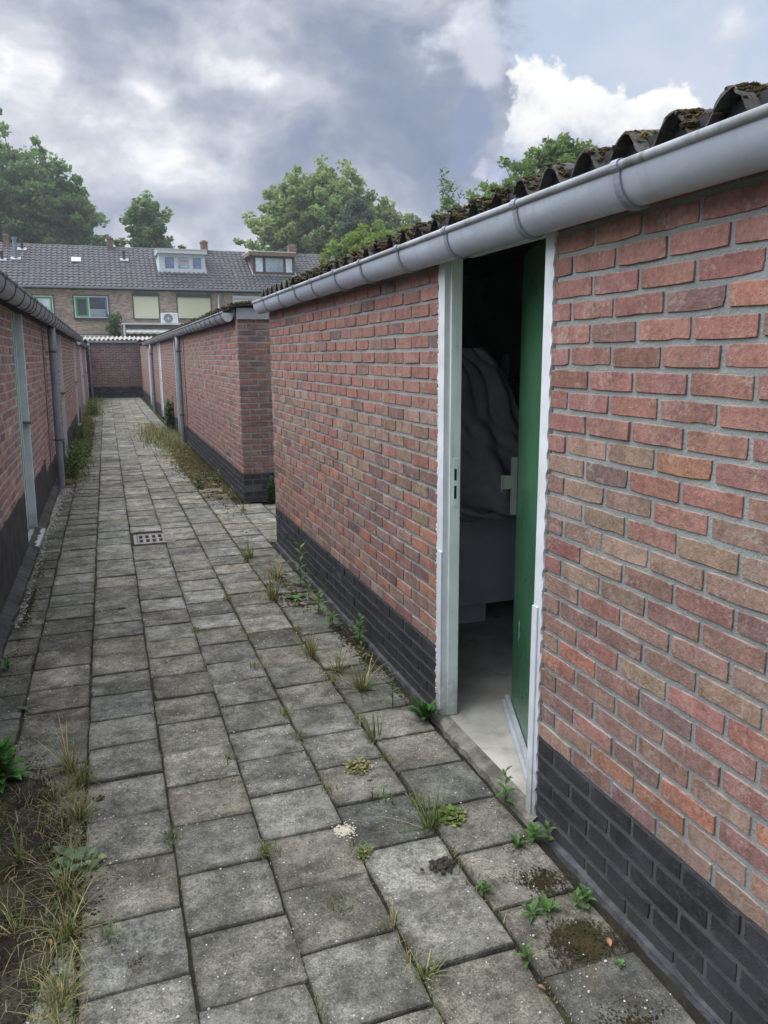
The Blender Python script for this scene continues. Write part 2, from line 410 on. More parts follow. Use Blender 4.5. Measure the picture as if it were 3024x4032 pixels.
brick_mat('brick_single', 'obj'); brick_mat('brick_joined', 'attr'); black_brick_mat('plinth_brick')
mortar_mat('mortar', (0.262, 0.278, 0.283)); mortar_mat('plinth_mortar', (0.092, 0.094, 0.100)); mortar_mat('dark_mortar', (0.43, 0.415, 0.42))
paver_mat('paver_single', 'obj'); paver_mat('paver_joined', 'attr')
soil_mat('joint_soil', (0.052, 0.049, 0.038), (0.034, 0.032, 0.025), 0.4)
soil_mat('soil', (0.066, 0.056, 0.042), (0.030, 0.026, 0.020), 0.15)
soil_mat('soil_mix', (0.085, 0.078, 0.064), (0.036, 0.032, 0.025), 0.40)
soil_mat('moss', (0.075, 0.060, 0.026), (0.035, 0.030, 0.016), 0.25)
soil_mat('field', (0.10, 0.12, 0.05), (0.07, 0.09, 0.035), 0.5)
leaf_mat('leaf', trans=0.5); leaf_mat('blade', trans=0.25)
roofsheet_mat('roof_grey', (0.13, 0.128, 0.125), (0.065, 0.063, 0.060), 0.7)
roofsheet_mat('roof_dark', (0.070, 0.068, 0.060), (0.035, 0.034, 0.030), 0.85)
roofsheet_mat('roof_pale', (0.42, 0.40, 0.38), (0.28, 0.265, 0.25), 0.12)
soil_mat('roof_moss', (0.135, 0.105, 0.060), (0.075, 0.058, 0.036), 0.2)
soil_mat('moss_yellow', (0.20, 0.165, 0.035), (0.11, 0.095, 0.03), 0.1)
gutter_mat('gutter_grey', (0.37, 0.412, 0.50), 0.85); gutter_mat('zinc', (0.225, 0.25, 0.29), 0.4); gutter_mat('cap_grey', (0.55, 0.58, 0.62), 0.3)
gutter_mat('pale_gutter', (0.36, 0.385, 0.43), 0.4)
tar_mat('tar')
plain('bead', (0.26, 0.28, 0.31), 0.6, 0.35, var=0.2, scale=4, grime=0.9, grime_c=(0.09, 0.09, 0.08), bump=0.3)
plain('bracket', (0.20, 0.225, 0.28), 0.45, var=0.1, grime=0.5)
plain('bracket_dark', (0.07, 0.075, 0.085), 0.6, var=0.2)
plain('white_pvc', (0.60, 0.63, 0.68), 0.4, var=0.07, grime=0.30, grime_c=(0.33, 0.33, 0.31), bump=0.08, foot=True)
plain('mint_paint', (0.70, 0.765, 0.75), 0.5, var=0.06, grime=0.45, grime_c=(0.27, 0.27, 0.22), scale=4, bump=0.1, foot=True)
plain('green_paint', (0.040, 0.125, 0.066), 0.30, 0.5, var=0.12, scale=2, grime=0.12, grime_c=(0.07, 0.13, 0.08), bump=0.03)
plain('pale_green_paint', (0.11, 0.21, 0.15), 0.4, var=0.2, grime=0.35, grime_c=(0.35, 0.42, 0.38), scale=9)
plain('aluminium', (0.16, 0.185, 0.165), 0.45, 0.4, metal=0.3, var=0.12)
plain('steel_strip', (0.46, 0.49, 0.52), 0.5, 0.4, metal=0.2, var=0.1, grime=0.3)
plain('hole_dark', (0.02, 0.012, 0.012), 0.9, var=0.1)
plain('fascia_shade', (0.020, 0.022, 0.028), 0.8, var=0.3)  # near black: holds the shadow under the gutter in its colour
plain('dark_wood', (0.040, 0.040, 0.045), 0.8, var=0.3, bump=0.3)
plain('grey_board', (0.30, 0.31, 0.33), 0.6, var=0.1, grime=0.35)
plain('concrete', (0.40, 0.385, 0.345), 0.9, 0.15, var=0.2, scale=3.0, grime=0.55, grime_c=(0.15, 0.14, 0.12), bump=0.5, bscale=60, bdist=0.006)
plain('concrete_edge', (0.17, 0.165, 0.14), 0.95, 0.1, var=0.4, scale=9, grime=0.6, grime_c=(0.07, 0.075, 0.04), bump=0.9, bscale=70, bdist=0.012)
plain('footing', (0.065, 0.066, 0.075), 0.85, 0.2, var=0.35, scale=9, grime=0.5, bump=0.8, bscale=60, bdist=0.01)
plain('plaster_dark', (0.3, 0.3, 0.3), 0.9, var=0.25)
plain('coat_cloth', (0.44, 0.43, 0.49), 0.8, var=0.15, bscale=400, bump=0.2)
plain('cabinet_grey', (0.55, 0.60, 0.67), 0.55, var=0.08)
plain('jar_white', (0.42, 0.46, 0.50), 0.3, var=0.1)
plain('drain_iron', (0.22, 0.20, 0.20), 0.65, 0.3, metal=0.2, var=0.25, grime=0.4, scale=12)
plain('pebble', (0.34, 0.32, 0.28), 0.85, var=0.3, scale=30)
plain('grit', (0.46, 0.44, 0.40), 0.85, var=0.35, scale=20)
plain('dry_leaf', (0.25, 0.13, 0.075), 0.8, var=0.4, scale=25)
plain('pale_crumb', (0.47, 0.44, 0.355), 0.95, var=0.15, scale=40, bump=0.9, bscale=120, bdist=0.006)
plain('dung', (0.040, 0.034, 0.027), 0.95, var=0.4, scale=40, bump=0.9, bscale=150, bdist=0.01)
plain('bark', (0.085, 0.07, 0.055), 0.95, var=0.35, scale=5, bump=0.9, bscale=30, bdist=0.05)
plain('mortar_smear', (0.62, 0.62, 0.62), 0.8, var=0.2, scale=30, bump=0.6, bscale=90, bdist=0.006)
house_wall_mat('house_brick', (0.44, 0.335, 0.285))
house_wall_mat('chimney_brick', (0.17, 0.105, 0.075))
tile_mat('roof_tile')
glass_mat('window_glass', (0.02, 0.028, 0.032)); glass_mat('curtain_glass', (0.24, 0.30, 0.36), 0.15); glass_mat('pale_glass', (0.46, 0.53, 0.60), 0.2)
glass_mat('blue_glass', (0.12, 0.16, 0.25), 0.12)
slat_mat('cream_slats', (0.68, 0.655, 0.48)); slat_mat('white_slats', (0.72, 0.74, 0.76))
plain('shutter_green', (0.035, 0.062, 0.062), 0.5, var=0.1)
plain('leaf_green_paint', (0.07, 0.34, 0.12), 0.4, var=0.08)
plain('window_dark', (0.045, 0.042, 0.045), 0.6, var=0.2)
plain('brown_wood', (0.10, 0.052, 0.042), 0.5, var=0.25)
plain('tan_wood', (0.22, 0.145, 0.095), 0.5, var=0.2)
plain('lead', (0.30, 0.33, 0.38), 0.6, var=0.2, scale=3)
plain('black_plastic', (0.035, 0.042, 0.055), 0.5, var=0.15)
plain('flue_grey', (0.16, 0.20, 0.26), 0.4, var=0.1)
plain('ac_white', (0.66, 0.68, 0.69), 0.45, var=0.05)
plain('ac_grey', (0.26, 0.27, 0.285), 0.5, var=0.1)
plain('awning', (0.44, 0.48, 0.48), 0.5, var=0.12, grime=0.3)
plain('brown_beam', (0.15, 0.10, 0.075), 0.7, var=0.2)
plain('pink_print', (0.65, 0.22, 0.26), 0.6, var=0.05)
plain('white_print', (0.7, 0.72, 0.75), 0.6, var=0.05)
plain('blue_curtain', (0.12, 0.20, 0.42), 0.8, var=0.1)

# ------------------------------------------------------------------ mesh builder
class MB:
    def __init__(s): s.v = []; s.f = []; s.t = []; s.mi = []
    def add(s, vs, fs, tint=None, mi=0):
        o = len(s.v); s.v.extend(vs)
        s.f.extend([tuple(i + o for i in f) for f in fs])
        s.t.extend([tint or (1, 1, 1)] * len(vs)); s.mi.extend([mi] * len(fs))
    def box(s, x0, x1, y0, y1, z0, z1, tint=None, mi=0):
        v = [(x, y, z) for x in (x0, x1) for y in (y0, y1) for z in (z0, z1)]
        s.add(v, [(0, 1, 3, 2), (4, 6, 7, 5), (0, 4, 5, 1), (2, 3, 7, 6), (0, 2, 6, 4), (1, 5, 7, 3)], tint, mi)
    def obox(s, p, ux, uy, uz, hx, hy, hz, tint=None, mi=0):
        p, ux, uy, uz = (np.array(q, float) for q in (p, ux, uy, uz))
        v = [tuple(p + ux * hx * a + uy * hy * b + uz * hz * c) for a in (-1, 1) for b in (-1, 1) for c in (-1, 1)]
        s.add(v, [(0, 1, 3, 2), (4, 6, 7, 5), (0, 4, 5, 1), (2, 3, 7, 6), (0, 2, 6, 4), (1, 5, 7, 3)], tint, mi)
    def tube(s, pts, rad, n=12, caps=True, tint=None, mi=0):
        pts = [np.array(p, float) for p in pts]
        rads = rad if isinstance(rad, (list, tuple)) else [rad] * len(pts)
        rings = []
        for i, p in enumerate(pts):
            d = pts[min(i + 1, len(pts) - 1)] - pts[max(i - 1, 0)]; d /= np.linalg.norm(d) + 1e-9
            a = np.array([0, 0, 1.0]) if abs(d[2]) < 0.9 else np.array([1.0, 0, 0])
            u = np.cross(a, d); u /= np.linalg.norm(u); w = np.cross(d, u)
            rings.append([tuple(p + (u * math.cos(2 * PI * k / n) + w * math.sin(2 * PI * k / n)) * rads[i]) for k in range(n)])
        v = [q for r in rings for q in r]; f = []
        for i in range(len(pts) - 1):
            for k in range(n):
                a, b = i * n + k, i * n + (k + 1) % n
                f.append((a, b, b + n, a + n))
        if caps:
            f.append(tuple(range(n - 1, -1, -1))); f.append(tuple(range((len(pts) - 1) * n, len(pts) * n)))
        s.add(v, f, tint, mi)
    def mesh(s, name, mats, smooth=False, org=(0, 0, 0)):
        me = bpy.data.meshes.new(name)
        o = np.array(org)
        me.from_pydata([tuple(np.array(p) - o) for p in s.v] if any(org) else s.v, [], s.f)
        for m in (mats if isinstance(mats, (list, tuple)) else [mats]): me.materials.append(MATS[m])
        if any(s.mi): me.polygons.foreach_set('material_index', s.mi)
        if any(t != (1, 1, 1) for t in s.t):
            a = me.attributes.new('tint', 'FLOAT_COLOR', 'POINT')
            a.data.foreach_set('color', np.array([(*t, 1.0) for t in s.t], dtype=np.float32).ravel())
        if smooth: me.polygons.foreach_set('use_smooth', [True] * len(me.polygons))
        me.update()
        return me
    def build(s, name, mats, parent=None, smooth=False, bevel=0.0, kind=None):
        org = world_loc(parent) if parent else (0, 0, 0)
        return link(name, s.mesh(name, mats, smooth, org), parent, bevel, kind)

def world_loc(o):
    p = np.zeros(3)
    while o is not None: p += np.array(o.location); o = o.parent
    return tuple(p)
def link(name, data, parent=None, bevel=0.0, kind=None):
    o = bpy.data.objects.new(name, data); COL.objects.link(o)
    if parent is not None: o.parent = parent
    if bevel:
        b = o.modifiers.new('bevel', 'BEVEL'); b.width = bevel; b.segments = 2; b.limit_method = 'ANGLE'; b.angle_limit = math.radians(40)
    if kind: o['kind'] = kind
    return o
def tag(o, label=None, cat=None, group=None, kind=None):
    if label: o['label'] = label
    if cat: o['category'] = cat
    if group: o['group'] = group
    if kind: o['kind'] = kind
    return o
def thing(name, label, cat, loc=(0, 0, 0), group=None):
    o = bpy.data.objects.new(name, None); COL.objects.link(o); o.location = loc; o.empty_display_size = 0.2
    return tag(o, label, cat, group)
def box(name, m, parent, x0, x1, y0, y1, z0, z1, bevel=0.0):
    b = MB(); b.box(x0, x1, y0, y1, z0, z1); return b.build(name, m, parent, bevel=bevel)
def polys(name, verts, tints, m, parent=None, n=4, kind=None):
    """verts (N, n, 3) array of loose polygons, tints (N, 3)."""
    N = len(verts); me = bpy.data.meshes.new(name)
    me.vertices.add(N * n); me.vertices.foreach_set('co', (verts.reshape(-1, 3) - np.array(world_loc(parent) if parent else (0, 0, 0))).astype(np.float32).ravel())
    me.loops.add(N * n); me.loops.foreach_set('vertex_index', np.arange(N * n, dtype=np.int32))
    me.polygons.add(N); me.polygons.foreach_set('loop_start', np.arange(0, N * n, n, dtype=np.int32)); me.polygons.foreach_set('loop_total', np.full(N, n, dtype=np.int32))
    a = me.attributes.new('tint', 'FLOAT_COLOR', 'POINT')
    c = np.ones((N, n, 4), np.float32); c[:, :, :3] = tints[:, None, :]; a.data.foreach_set('color', c.ravel())
    me.materials.append(MATS[m]); me.update(calc_edges=True)
    return link(name, me, parent, kind=kind)

# ------------------------------------------------------------------ ground and paving
b = MB(); b.box(-160, 180, -60, 260, -0.6, -0.075); tag(b.build('ground', 'field'), kind='structure')

NV = 7
paver_meshes = []
def paver_mesh(i, lx, ly):
    """A slightly worn slab: chamfered, uneven outline."""
    hx, hy = lx / 2, ly / 2; n = 4
    out = []
    for (ax, ay, bx, by) in ((-1, -1, 1, -1), (1, -1, 1, 1), (1, 1, -1, 1), (-1, 1, -1, -1)):
        for k in range(n):
            t = k / n; x = (ax + (bx - ax) * t) * hx; y = (ay + (by - ay) * t) * hy
            q = random.uniform(0, 0.0013) + (random.uniform(0.0005, 0.003) if k == 0 else 0) + (random.random() < 0.035) * random.uniform(0.003, 0.008)
            x -= np.sign(x) * q; y -= np.sign(y) * q
            out.append((x, y))
    m = len(out)
    top = [(x * 0.982, y * 0.982, random.uniform(-0.001, 0.001)) for x, y in out]
    mid = [(x, y, -0.005 - random.uniform(0, 0.002)) for x, y in out]
    bot = [(x, y, -0.045) for x, y in out]
    v = top + mid + bot + [(0, 0, 0)]
    f = [(k, (k + 1) % m, 3 * m) for k in range(m)]
    for r in range(2):
        f += [(r * m + (k + 1) % m, r * m + k, (r + 1) * m + k, (r + 1) * m + (k + 1) % m) for k in range(m)]
    return v, f
paver_geo = [paver_mesh(i, 0.288, 0.270) for i in range(NV)]
bed = MB(); bed.box(-0.80, 1.34, -1.2, 34.6, -0.07, -0.012); bed.box(1.34, 4.5, 6.7, 8.64, -0.07, -0.012)
paving = tag(bed.build('paving', 'joint_soil'), kind='structure')
paver_dat = []
for i, (v, f) in enumerate(paver_geo):
    q = MB(); q.add(v, f); paver_dat.append(q.mesh('paver', 'paver_single'))
cols = [(-0.485 - 0.15, 0.05), (-0.34, 1.74), (-0.045, 1.832), (0.248, 1.694), (0.538, 1.786), (0.83, 1.616), (1.13, 1.76), (1.42, 1.65), (1.71, 1.8), (2.0, 1.7), (2.3, 1.6)]
plist = []
for ci, (cx, ph) in enumerate(cols):
    y = ph % 0.277 - 1.2
    k = 0
    while y < 34.3:
        y += 0.277; k += 1
        if cx > 1.3 and not (6.75 < y < 8.55): continue
        if cx < -0.5 and y < 3.3: pass
        base = 0.196 + random.gauss(0, 0.030)
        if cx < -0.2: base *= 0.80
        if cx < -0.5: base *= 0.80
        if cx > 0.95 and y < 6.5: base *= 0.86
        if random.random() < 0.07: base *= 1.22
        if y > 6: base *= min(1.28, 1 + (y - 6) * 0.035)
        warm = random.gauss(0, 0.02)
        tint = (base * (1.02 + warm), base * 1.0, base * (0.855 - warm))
        p = photo_px((cx, y, 0))
        size = 0
        if p and -150 < p[0] < 3170 and p[1] < 4180: size = 1 / p[2] ** 2
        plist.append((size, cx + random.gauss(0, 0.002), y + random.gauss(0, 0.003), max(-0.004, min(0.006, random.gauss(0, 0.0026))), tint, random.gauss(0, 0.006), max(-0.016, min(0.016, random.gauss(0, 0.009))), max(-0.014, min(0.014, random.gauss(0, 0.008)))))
plist.sort(key=lambda q: -q[0])
rest = MB()
drain_spot = lambda x, y: 0.10 < x < 0.50 and 7.02 < y < 7.52
n = 0
for (size, x, y, z, tint, rz, rx, ry) in plist:
    if drain_spot(x, y): continue
    i = random.randrange(NV)
    mt = Matrix.Translation((x, y, z)) @ Matrix.Rotation(rz + PI * random.randrange(2), 4, 'Z') @ Matrix.Rotation(rx, 4, 'X') @ Matrix.Rotation(ry, 4, 'Y')
    if n < 300 and size > 0:
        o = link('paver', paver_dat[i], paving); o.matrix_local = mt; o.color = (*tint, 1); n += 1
    else:
        v, f = paver_geo[i]
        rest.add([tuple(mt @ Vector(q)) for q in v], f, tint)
rest.build('paver_rest', 'paver_joined', paving, kind='stuff').name = 'pavers'

# ------------------------------------------------------------------ bricks
BL, BP, BH, CH = 0.196, 0.209, 0.0525, 0.0667      # length, pitch, height, course height
def brick_geo(full=True):
    hx, hz = BL / 2, BH / 2
    pts = []
    segs = ((-1, -1, 1, -1, 4), (1, -1, 1, 1, 2), (1, 1, -1, 1, 4), (-1, 1, -1, -1, 2))
    for ax, az, bx, bz, n in segs:
        for k in range(n):
            t = (k + (random.uniform(-0.2, 0.2) if k else 0)) / n
            x = (ax + (bx - ax) * t) * hx; z = (az + (bz - az) * t) * hz
            q = random.uniform(-0.0007, 0.0007) + (random.uniform(0.0005, 0.0022) if k == 0 else 0) + (random.random() < 0.06) * random.uniform(0.001, 0.003)
            x -= np.sign(x) * q * 0.9; z -= np.sign(z) * q
            pts.append((x, z))
    m = len(pts)
    front = [(x * 0.991, random.uniform(-0.0006, 0.0006), z * 0.968) for x, z in pts]
    ring = [(x, 0.0013, z) for x, z in pts]
    back = [(x, 0.014, z) for x, z in pts]
    v = front + ring + back
    f = [tuple(range(m))]
    for r in range(2):
        f += [(r * m + (k + 1) % m, r * m + k, (r + 1) * m + k, (r + 1) * m + (k + 1) % m) for k in range(m)]
    return v, f
brick_var = [brick_geo() for _ in range(14)]
def simple_geo():
    hx, hz = BL / 2, BH / 2
    j = lambda: random.uniform(-0.0015, 0.0015)
    fr = [(-hx + .002 + j(), 0, -hz + .002 + j()), (hx - .002 + j(), 0, -hz + .002 + j()), (hx - .002 + j(), 0, hz - .002 + j()), (-hx + .002 + j(), 0, hz - .002 + j())]
    bk = [(x * 1.02, 0.012, z * 1.04) for x, _, z in fr]
    return fr + bk, [(0, 1, 2, 3)] + [((k + 1) % 4, k, 4 + k, 4 + (k + 1) % 4) for k in range(4)]
brick_simple = [simple_geo() for _ in range(8)]
brick_dat, black_dat = [], []
for v, f in brick_var:
    q = MB(); q.add(v, f); brick_dat.append(q.mesh('brick', 'brick_single')); black_dat.append(q.mesh('brick', 'plinth_brick'))

PINK, TAN, PURP, ORNG, BRWN = (0.258, 0.138, 0.120), (0.250, 0.174, 0.140), (0.186, 0.120, 0.113), (0.305, 0.152, 0.112), (0.225, 0.142, 0.120)
def jit(c, s=0.11):
    k = 1 + random.gauss(0, s * 0.8); return tuple(max(0.01, q * k * (1 + random.gauss(0, 0.025))) for q in c)
def tint_main(z, u):
    r = random.random()
    if z > 1.42: return jit(PINK if r < 0.88 else (PURP if r < 0.93 else ORNG if r < 0.94 else BRWN), 0.08)
    if z > 0.85: return jit(TAN if r < 0.50 else (PINK if r < 0.68 else PURP if r < 0.77 else BRWN if r < 0.94 else ORNG))
    return jit(TAN if r < 0.27 else (PINK if r < 0.46 else PURP if r < 0.58 else BRWN if r < 0.85 else ORNG))
def tint_row(z, u):
    r = random.random()
    return jit(PINK if r < 0.48 else (BRWN if r < 0.72 else PURP if r < 0.84 else TAN if r < 0.92 else ORNG), 0.09)
def tint_left(z, u):
    r = random.random()
    c = PINK if r < 0.30 else (PURP if r < 0.62 else BRWN if r < 0.86 else TAN)
    return tuple(q * 1.5 for q in jit(c, 0.12))
def tint_end(z, u):
    r = random.random(); return tuple(q * 0.92 for q in jit(PINK if r < 0.55 else PURP, 0.12))

def lay(origin, n, u0, u1, z0, z1, tint, plinth_z, openings=(), shift=0.0, bp=BP, ch=CH, start=0):
    """Bricks of a wall through ORIGIN with outward normal N; u runs along the wall's right-hand direction seen from outside."""
    X = np.array([-n[1] * -1 * -1, 0, 0])
    X = np.array([-n[1], n[0], 0.0]) * -1.0           # local +X so that local -Y is the outward normal
    X = np.array([-n[1], n[0], 0.0])
    out = []
    k = start
    z = z0 + ch / 2
    while z < z1 - ch * 0.3:
        spans = [(u0, u1)]
        for (a, c, za, zb) in openings:
            if za < z < zb:
                ns = []
                for (p, q) in spans:
                    if c <= p or a >= q: ns.append((p, q))
                    else:
                        if a - p > 0.03: ns.append((p, a))
                        if q - c > 0.03: ns.append((c, q))
                spans = ns
        off = shift + (bp / 2 if k % 2 else 0)
        for (p, q) in spans:
            i0 = math.floor((p - off) / bp)
            u = off + i0 * bp
            while u < q - 0.01:
                a, c = max(u, p), min(u + bp, q)
                if c - a > 0.035:
                    L = (c - a) - (bp - BL * bp / BP)
                    uc = (a + c) / 2
                    pos = np.array(origin) + X * uc + np.array([0, 0, 1.0]) * (z - origin[2])
                    out.append(dict(p=pos, L=L, black=z < plinth_z, tint=tint(z, uc), n=n, X=X, ch=ch))
                u += bp
        z += ch; k += 1
    return out

def place_bricks(bricks, wall, plinth, limit=300):
    """The largest in the photo become parts, the rest one joined part."""
    for q in bricks:
        s = 0
        p = photo_px(q['p'])
        if p and -60 < p[0] < 3084 and -60 < p[1] < 4092:
            v = EYE - q['p']; d = np.linalg.norm(v)
            c = np.dot(v / d, np.array([q['n'][0], q['n'][1], 0.0]))
            if c > 0.02 and not q.get('hide'): s = c / d ** 2 * q['L']
        q['s'] = s
    bricks.sort(key=lambda q: -q['s'])
    ow = np.array(world_loc(wall))
    joined, jblack = MB(), MB()
    for i, q in enumerate(bricks):
        ang = math.atan2(q['X'][1], q['X'][0])
        nn = np.array([q['n'][0], q['n'][1], 0.0])
        loc = q['p'] + nn * random.gauss(0, 0.0012) + np.array([0, 0, random.gauss(0, 0.0011)])
        sx = q['L'] / BL * random.uniform(0.985, 1.0); sz = q['ch'] / CH * random.uniform(0.97, 1.02)
        near = q['s'] > 0.0009
        if i < limit and q['s'] > 0:
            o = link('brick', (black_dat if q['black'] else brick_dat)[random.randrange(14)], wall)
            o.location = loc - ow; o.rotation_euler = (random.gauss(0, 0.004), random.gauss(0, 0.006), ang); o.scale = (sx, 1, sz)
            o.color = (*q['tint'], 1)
        else:
            v, f = random.choice(brick_var if near else brick_simple)
            c, s_ = math.cos(ang), math.sin(ang)
            vv = [(loc[0] + c * x * sx - s_ * y, loc[1] + s_ * x * sx + c * y, loc[2] + zz * sz) for x, y, zz in v]
            (jblack if q['black'] else joined).add(vv, f, None if q['black'] else q['tint'])
    if joined.v: joined.build('bricks', 'brick_joined', wall, kind='stuff')
    if jblack.v: jblack.build('plinth_bricks', 'plinth_brick', plinth or wall, kind='stuff')

# ------------------------------------------------------------------ gutters, pipes, roofs
def gutter(parent, m, xb, zb, y0, y1, side, w=0.125, depth=0.088, rise=0.0, brackets=(), bm='bracket', caps=(), capm='cap_grey', strap=0.012):
    """Half-round gutter running along y. (xb, zb) is the bead on the alley side; SIDE = +1 when the wall lies towards +x."""
    prof = []
    N = 18
    for k in range(N + 1):
        a = PI * k / N
        prof.append((xb + side * (w / 2 - w / 2 * math.cos(a)), zb - depth * math.sin(a) ** 0.9))
    M = MB(); ny = max(2, int((y1 - y0) / 1.2)); t = 0.003
    cx, cz = xb + side * w / 2, zb
    for inner in (0, 1):
        v, f = [], []
        for i in range(ny + 1):
            y = y0 + (y1 - y0) * i / ny; dz = rise * (i / ny) + (0.0025 * math.sin(i * 2.3))
            for (x, z) in prof:
                if inner: x = cx + (x - cx) * 0.955; z = cz + (z - cz) * 0.955
                v.append((x, y, z + dz))
        n = N + 1
        for i in range(ny):
            for k in range(N):
                q = (i * n + k, i * n + k + 1, (i + 1) * n + k + 1, (i + 1) * n + k)
                f.append(q if inner else q[::-1])
        M.add(v, f)
    o = M.build('gutter', m, parent, smooth=True)
    Bd = MB(); Bd.tube([(xb, y0, zb + 0.004), (xb, (y0 + y1) / 2, zb + 0.004 + rise / 2), (xb, y1, zb + 0.004 + rise)], 0.0115, 12); Bd.build('gutter_bead', 'bead', o, smooth=True)
    for y in caps:
        Cc = MB(); n = N + 1
        dz = rise * (y - y0) / (y1 - y0)
        Cc.add([(x, y - 0.003, z + dz) for x, z in prof] + [(x, y + 0.003, z + dz) for x, z in prof], [tuple(range(n)), tuple(range(2 * n - 1, n - 1, -1))] + [(k + 1, k, k + n, k + n + 1) for k in range(n - 1)])
        Cc.build('end_cap', capm, o)
    for y in brackets:
        B = MB(); dz = rise * (y - y0) / (y1 - y0)
        v, f = [], []
        for sgn in (-1, 1):
            for k in range(N + 1):
                a = PI * k / N
                for r in (1.0, 1.085):
                    x = cx - side * (w / 2) * r * math.cos(a); z = zb - depth * r * math.sin(a) ** 0.9
                    v.append((x, y + sgn * strap, z + dz))
        n2 = (N + 1) * 2
        for k in range(N):
            a = 2 * k
            f += [(a, a + 2, a + 3, a + 1), (n2 + a, n2 + a + 1, n2 + a + 3, n2 + a + 2), (a + 1, a + 3, n2 + a + 3, n2 + a + 1)]
        B.add(v, f)
        B.tube([(xb, y - strap * 1.1, zb + 0.004 + dz), (xb, y + strap * 1.1, zb + 0.004 + dz)], 0.016, 12)
        B.build('gutter_bracket', bm, o, smooth=False)
    return o

def downpipe(parent, m, x, y, z0, z1, wall_x, r=0.04, clips=(0.55, 1.75)):
    M = MB(); M.tube([(x, y, z0), (x, y, z1)], r, 20)
    o = M.build('downpipe', m, parent, smooth=True)
    md = o.modifiers.new('es', 'EDGE_SPLIT'); md.split_angle = 0.7
    for z in clips:
        k = MB(); k.tube([(x, y, z - 0.012), (x, y, z + 0.012)], r * 1.12, 20); k.tube([(x, y, z), (wall_x, y, z)], 0.006, 8)
        k.build('pipe_clip', 'bracket_dark', o)
    s = MB(); s.tube([(x, y, z1 - 0.32), (x, y, z1 - 0.26), (x, y, z1)], [r * 1.0, r * 1.1, r * 1.1], 20); s.build('pipe_socket', m, o, smooth=True)
    return o

def corrugated(parent, m, y0, y1, x0, z0, run, slope, side=1, amp=0.028, pitch=0.177, sheet=1.06, axis='y', name='roof_sheet', sub=8, nx=6, rough=0.002, sag=0.0):
    """Corrugated sheets laid side by side; the lower edge is at (x0, z0), rising away from the alley."""
    y = y0; i = 0; outs = []
    while y < y1 - 0.05:
        ye = min(y + sheet + 0.05, y1)
        M = MB(); nn = max(4, int((ye - y) / pitch * sub)); v = []
        dx = random.uniform(-0.012, 0.012); dz = 0.006 * (i % 2) + random.uniform(-0.002, 0.002); tw = random.uniform(-0.004, 0.004)
        for lay_ in (0, 1):
            for a in range(nx + 1):
                t = a / nx
                for k in range(nn + 1):
                    yy = y + (ye - y) * k / nn
                    c = math.cos(2 * PI * yy / pitch)
                    h = amp * (math.copysign(abs(c) ** 0.8, c))
                    xx = x0 + side * (dx + run * t); zz = z0 + dz + run * t * slope + h + tw * (k / nn) + random.gauss(0, rough) - (0.008 if lay_ == 0 else 0)
                    v.append((xx, yy, zz) if axis == 'y' else (yy, xx, zz))
        w = nn + 1; L = (nx + 1) * w; f = []
        for lay_ in (0, 1):
            for a in range(nx):
                for k in range(nn):
                    q = (lay_ * L + a * w + k, lay_ * L + a * w + k + 1, lay_ * L + (a + 1) * w + k + 1, lay_ * L + (a + 1) * w + k)
                    f.append(q if lay_ else q[::-1])
        for k in range(nn): f.append((k, k + 1, L + k + 1, L + k)); f.append((nx * w + k + 1, nx * w + k, L + nx * w + k, L + nx * w + k + 1))
        for a in range(nx): f.append((a * w, L + a * w, L + (a + 1) * w, (a + 1) * w)); f.append((a * w + nn, (a + 1) * w + nn, L + (a + 1) * w + nn, L + a * w + nn))
        M.add(v, f)
        o = M.build(name, m, parent, smooth=True)
        md = o.modifiers.new('es', 'EDGE_SPLIT'); md.split_angle = 0.9
        outs.append(o)
        y += sheet; i += 1
    return outs

def clump(M, p, r, flat=0.6, seed=None, tint=None, mi=0):
    """A small rough lump (jittered low sphere)."""
    v, f = [], []; n = 6
    for a, (h, q) in enumerate(((-0.5, 0.75), (0.15, 1.0), (0.7, 0.62))):
        for k in range(n):
            th = 2 * PI * (k + 0.5 * a) / n; j = random.uniform(0.7, 1.25)
            v.append((p[0] + r * q * j * math.cos(th), p[1] + r * q * j * math.sin(th), p[2] + r * flat * (h + random.uniform(-0.15, 0.15))))
    v.append((p[0], p[1], p[2] + r * flat * random.uniform(0.85, 1.2)))
    for a in (0, 1):
        for k in range(n):
            i, j = a * n + k, a * n + (k + 1) % n
            f.append((i, j, j + n)); f.append((i, j + n, i + n))
    f += [(2 * n + k, 2 * n + (k + 1) % n, 3 * n) for k in range(n)]
    M.add(v, f, tint, mi)

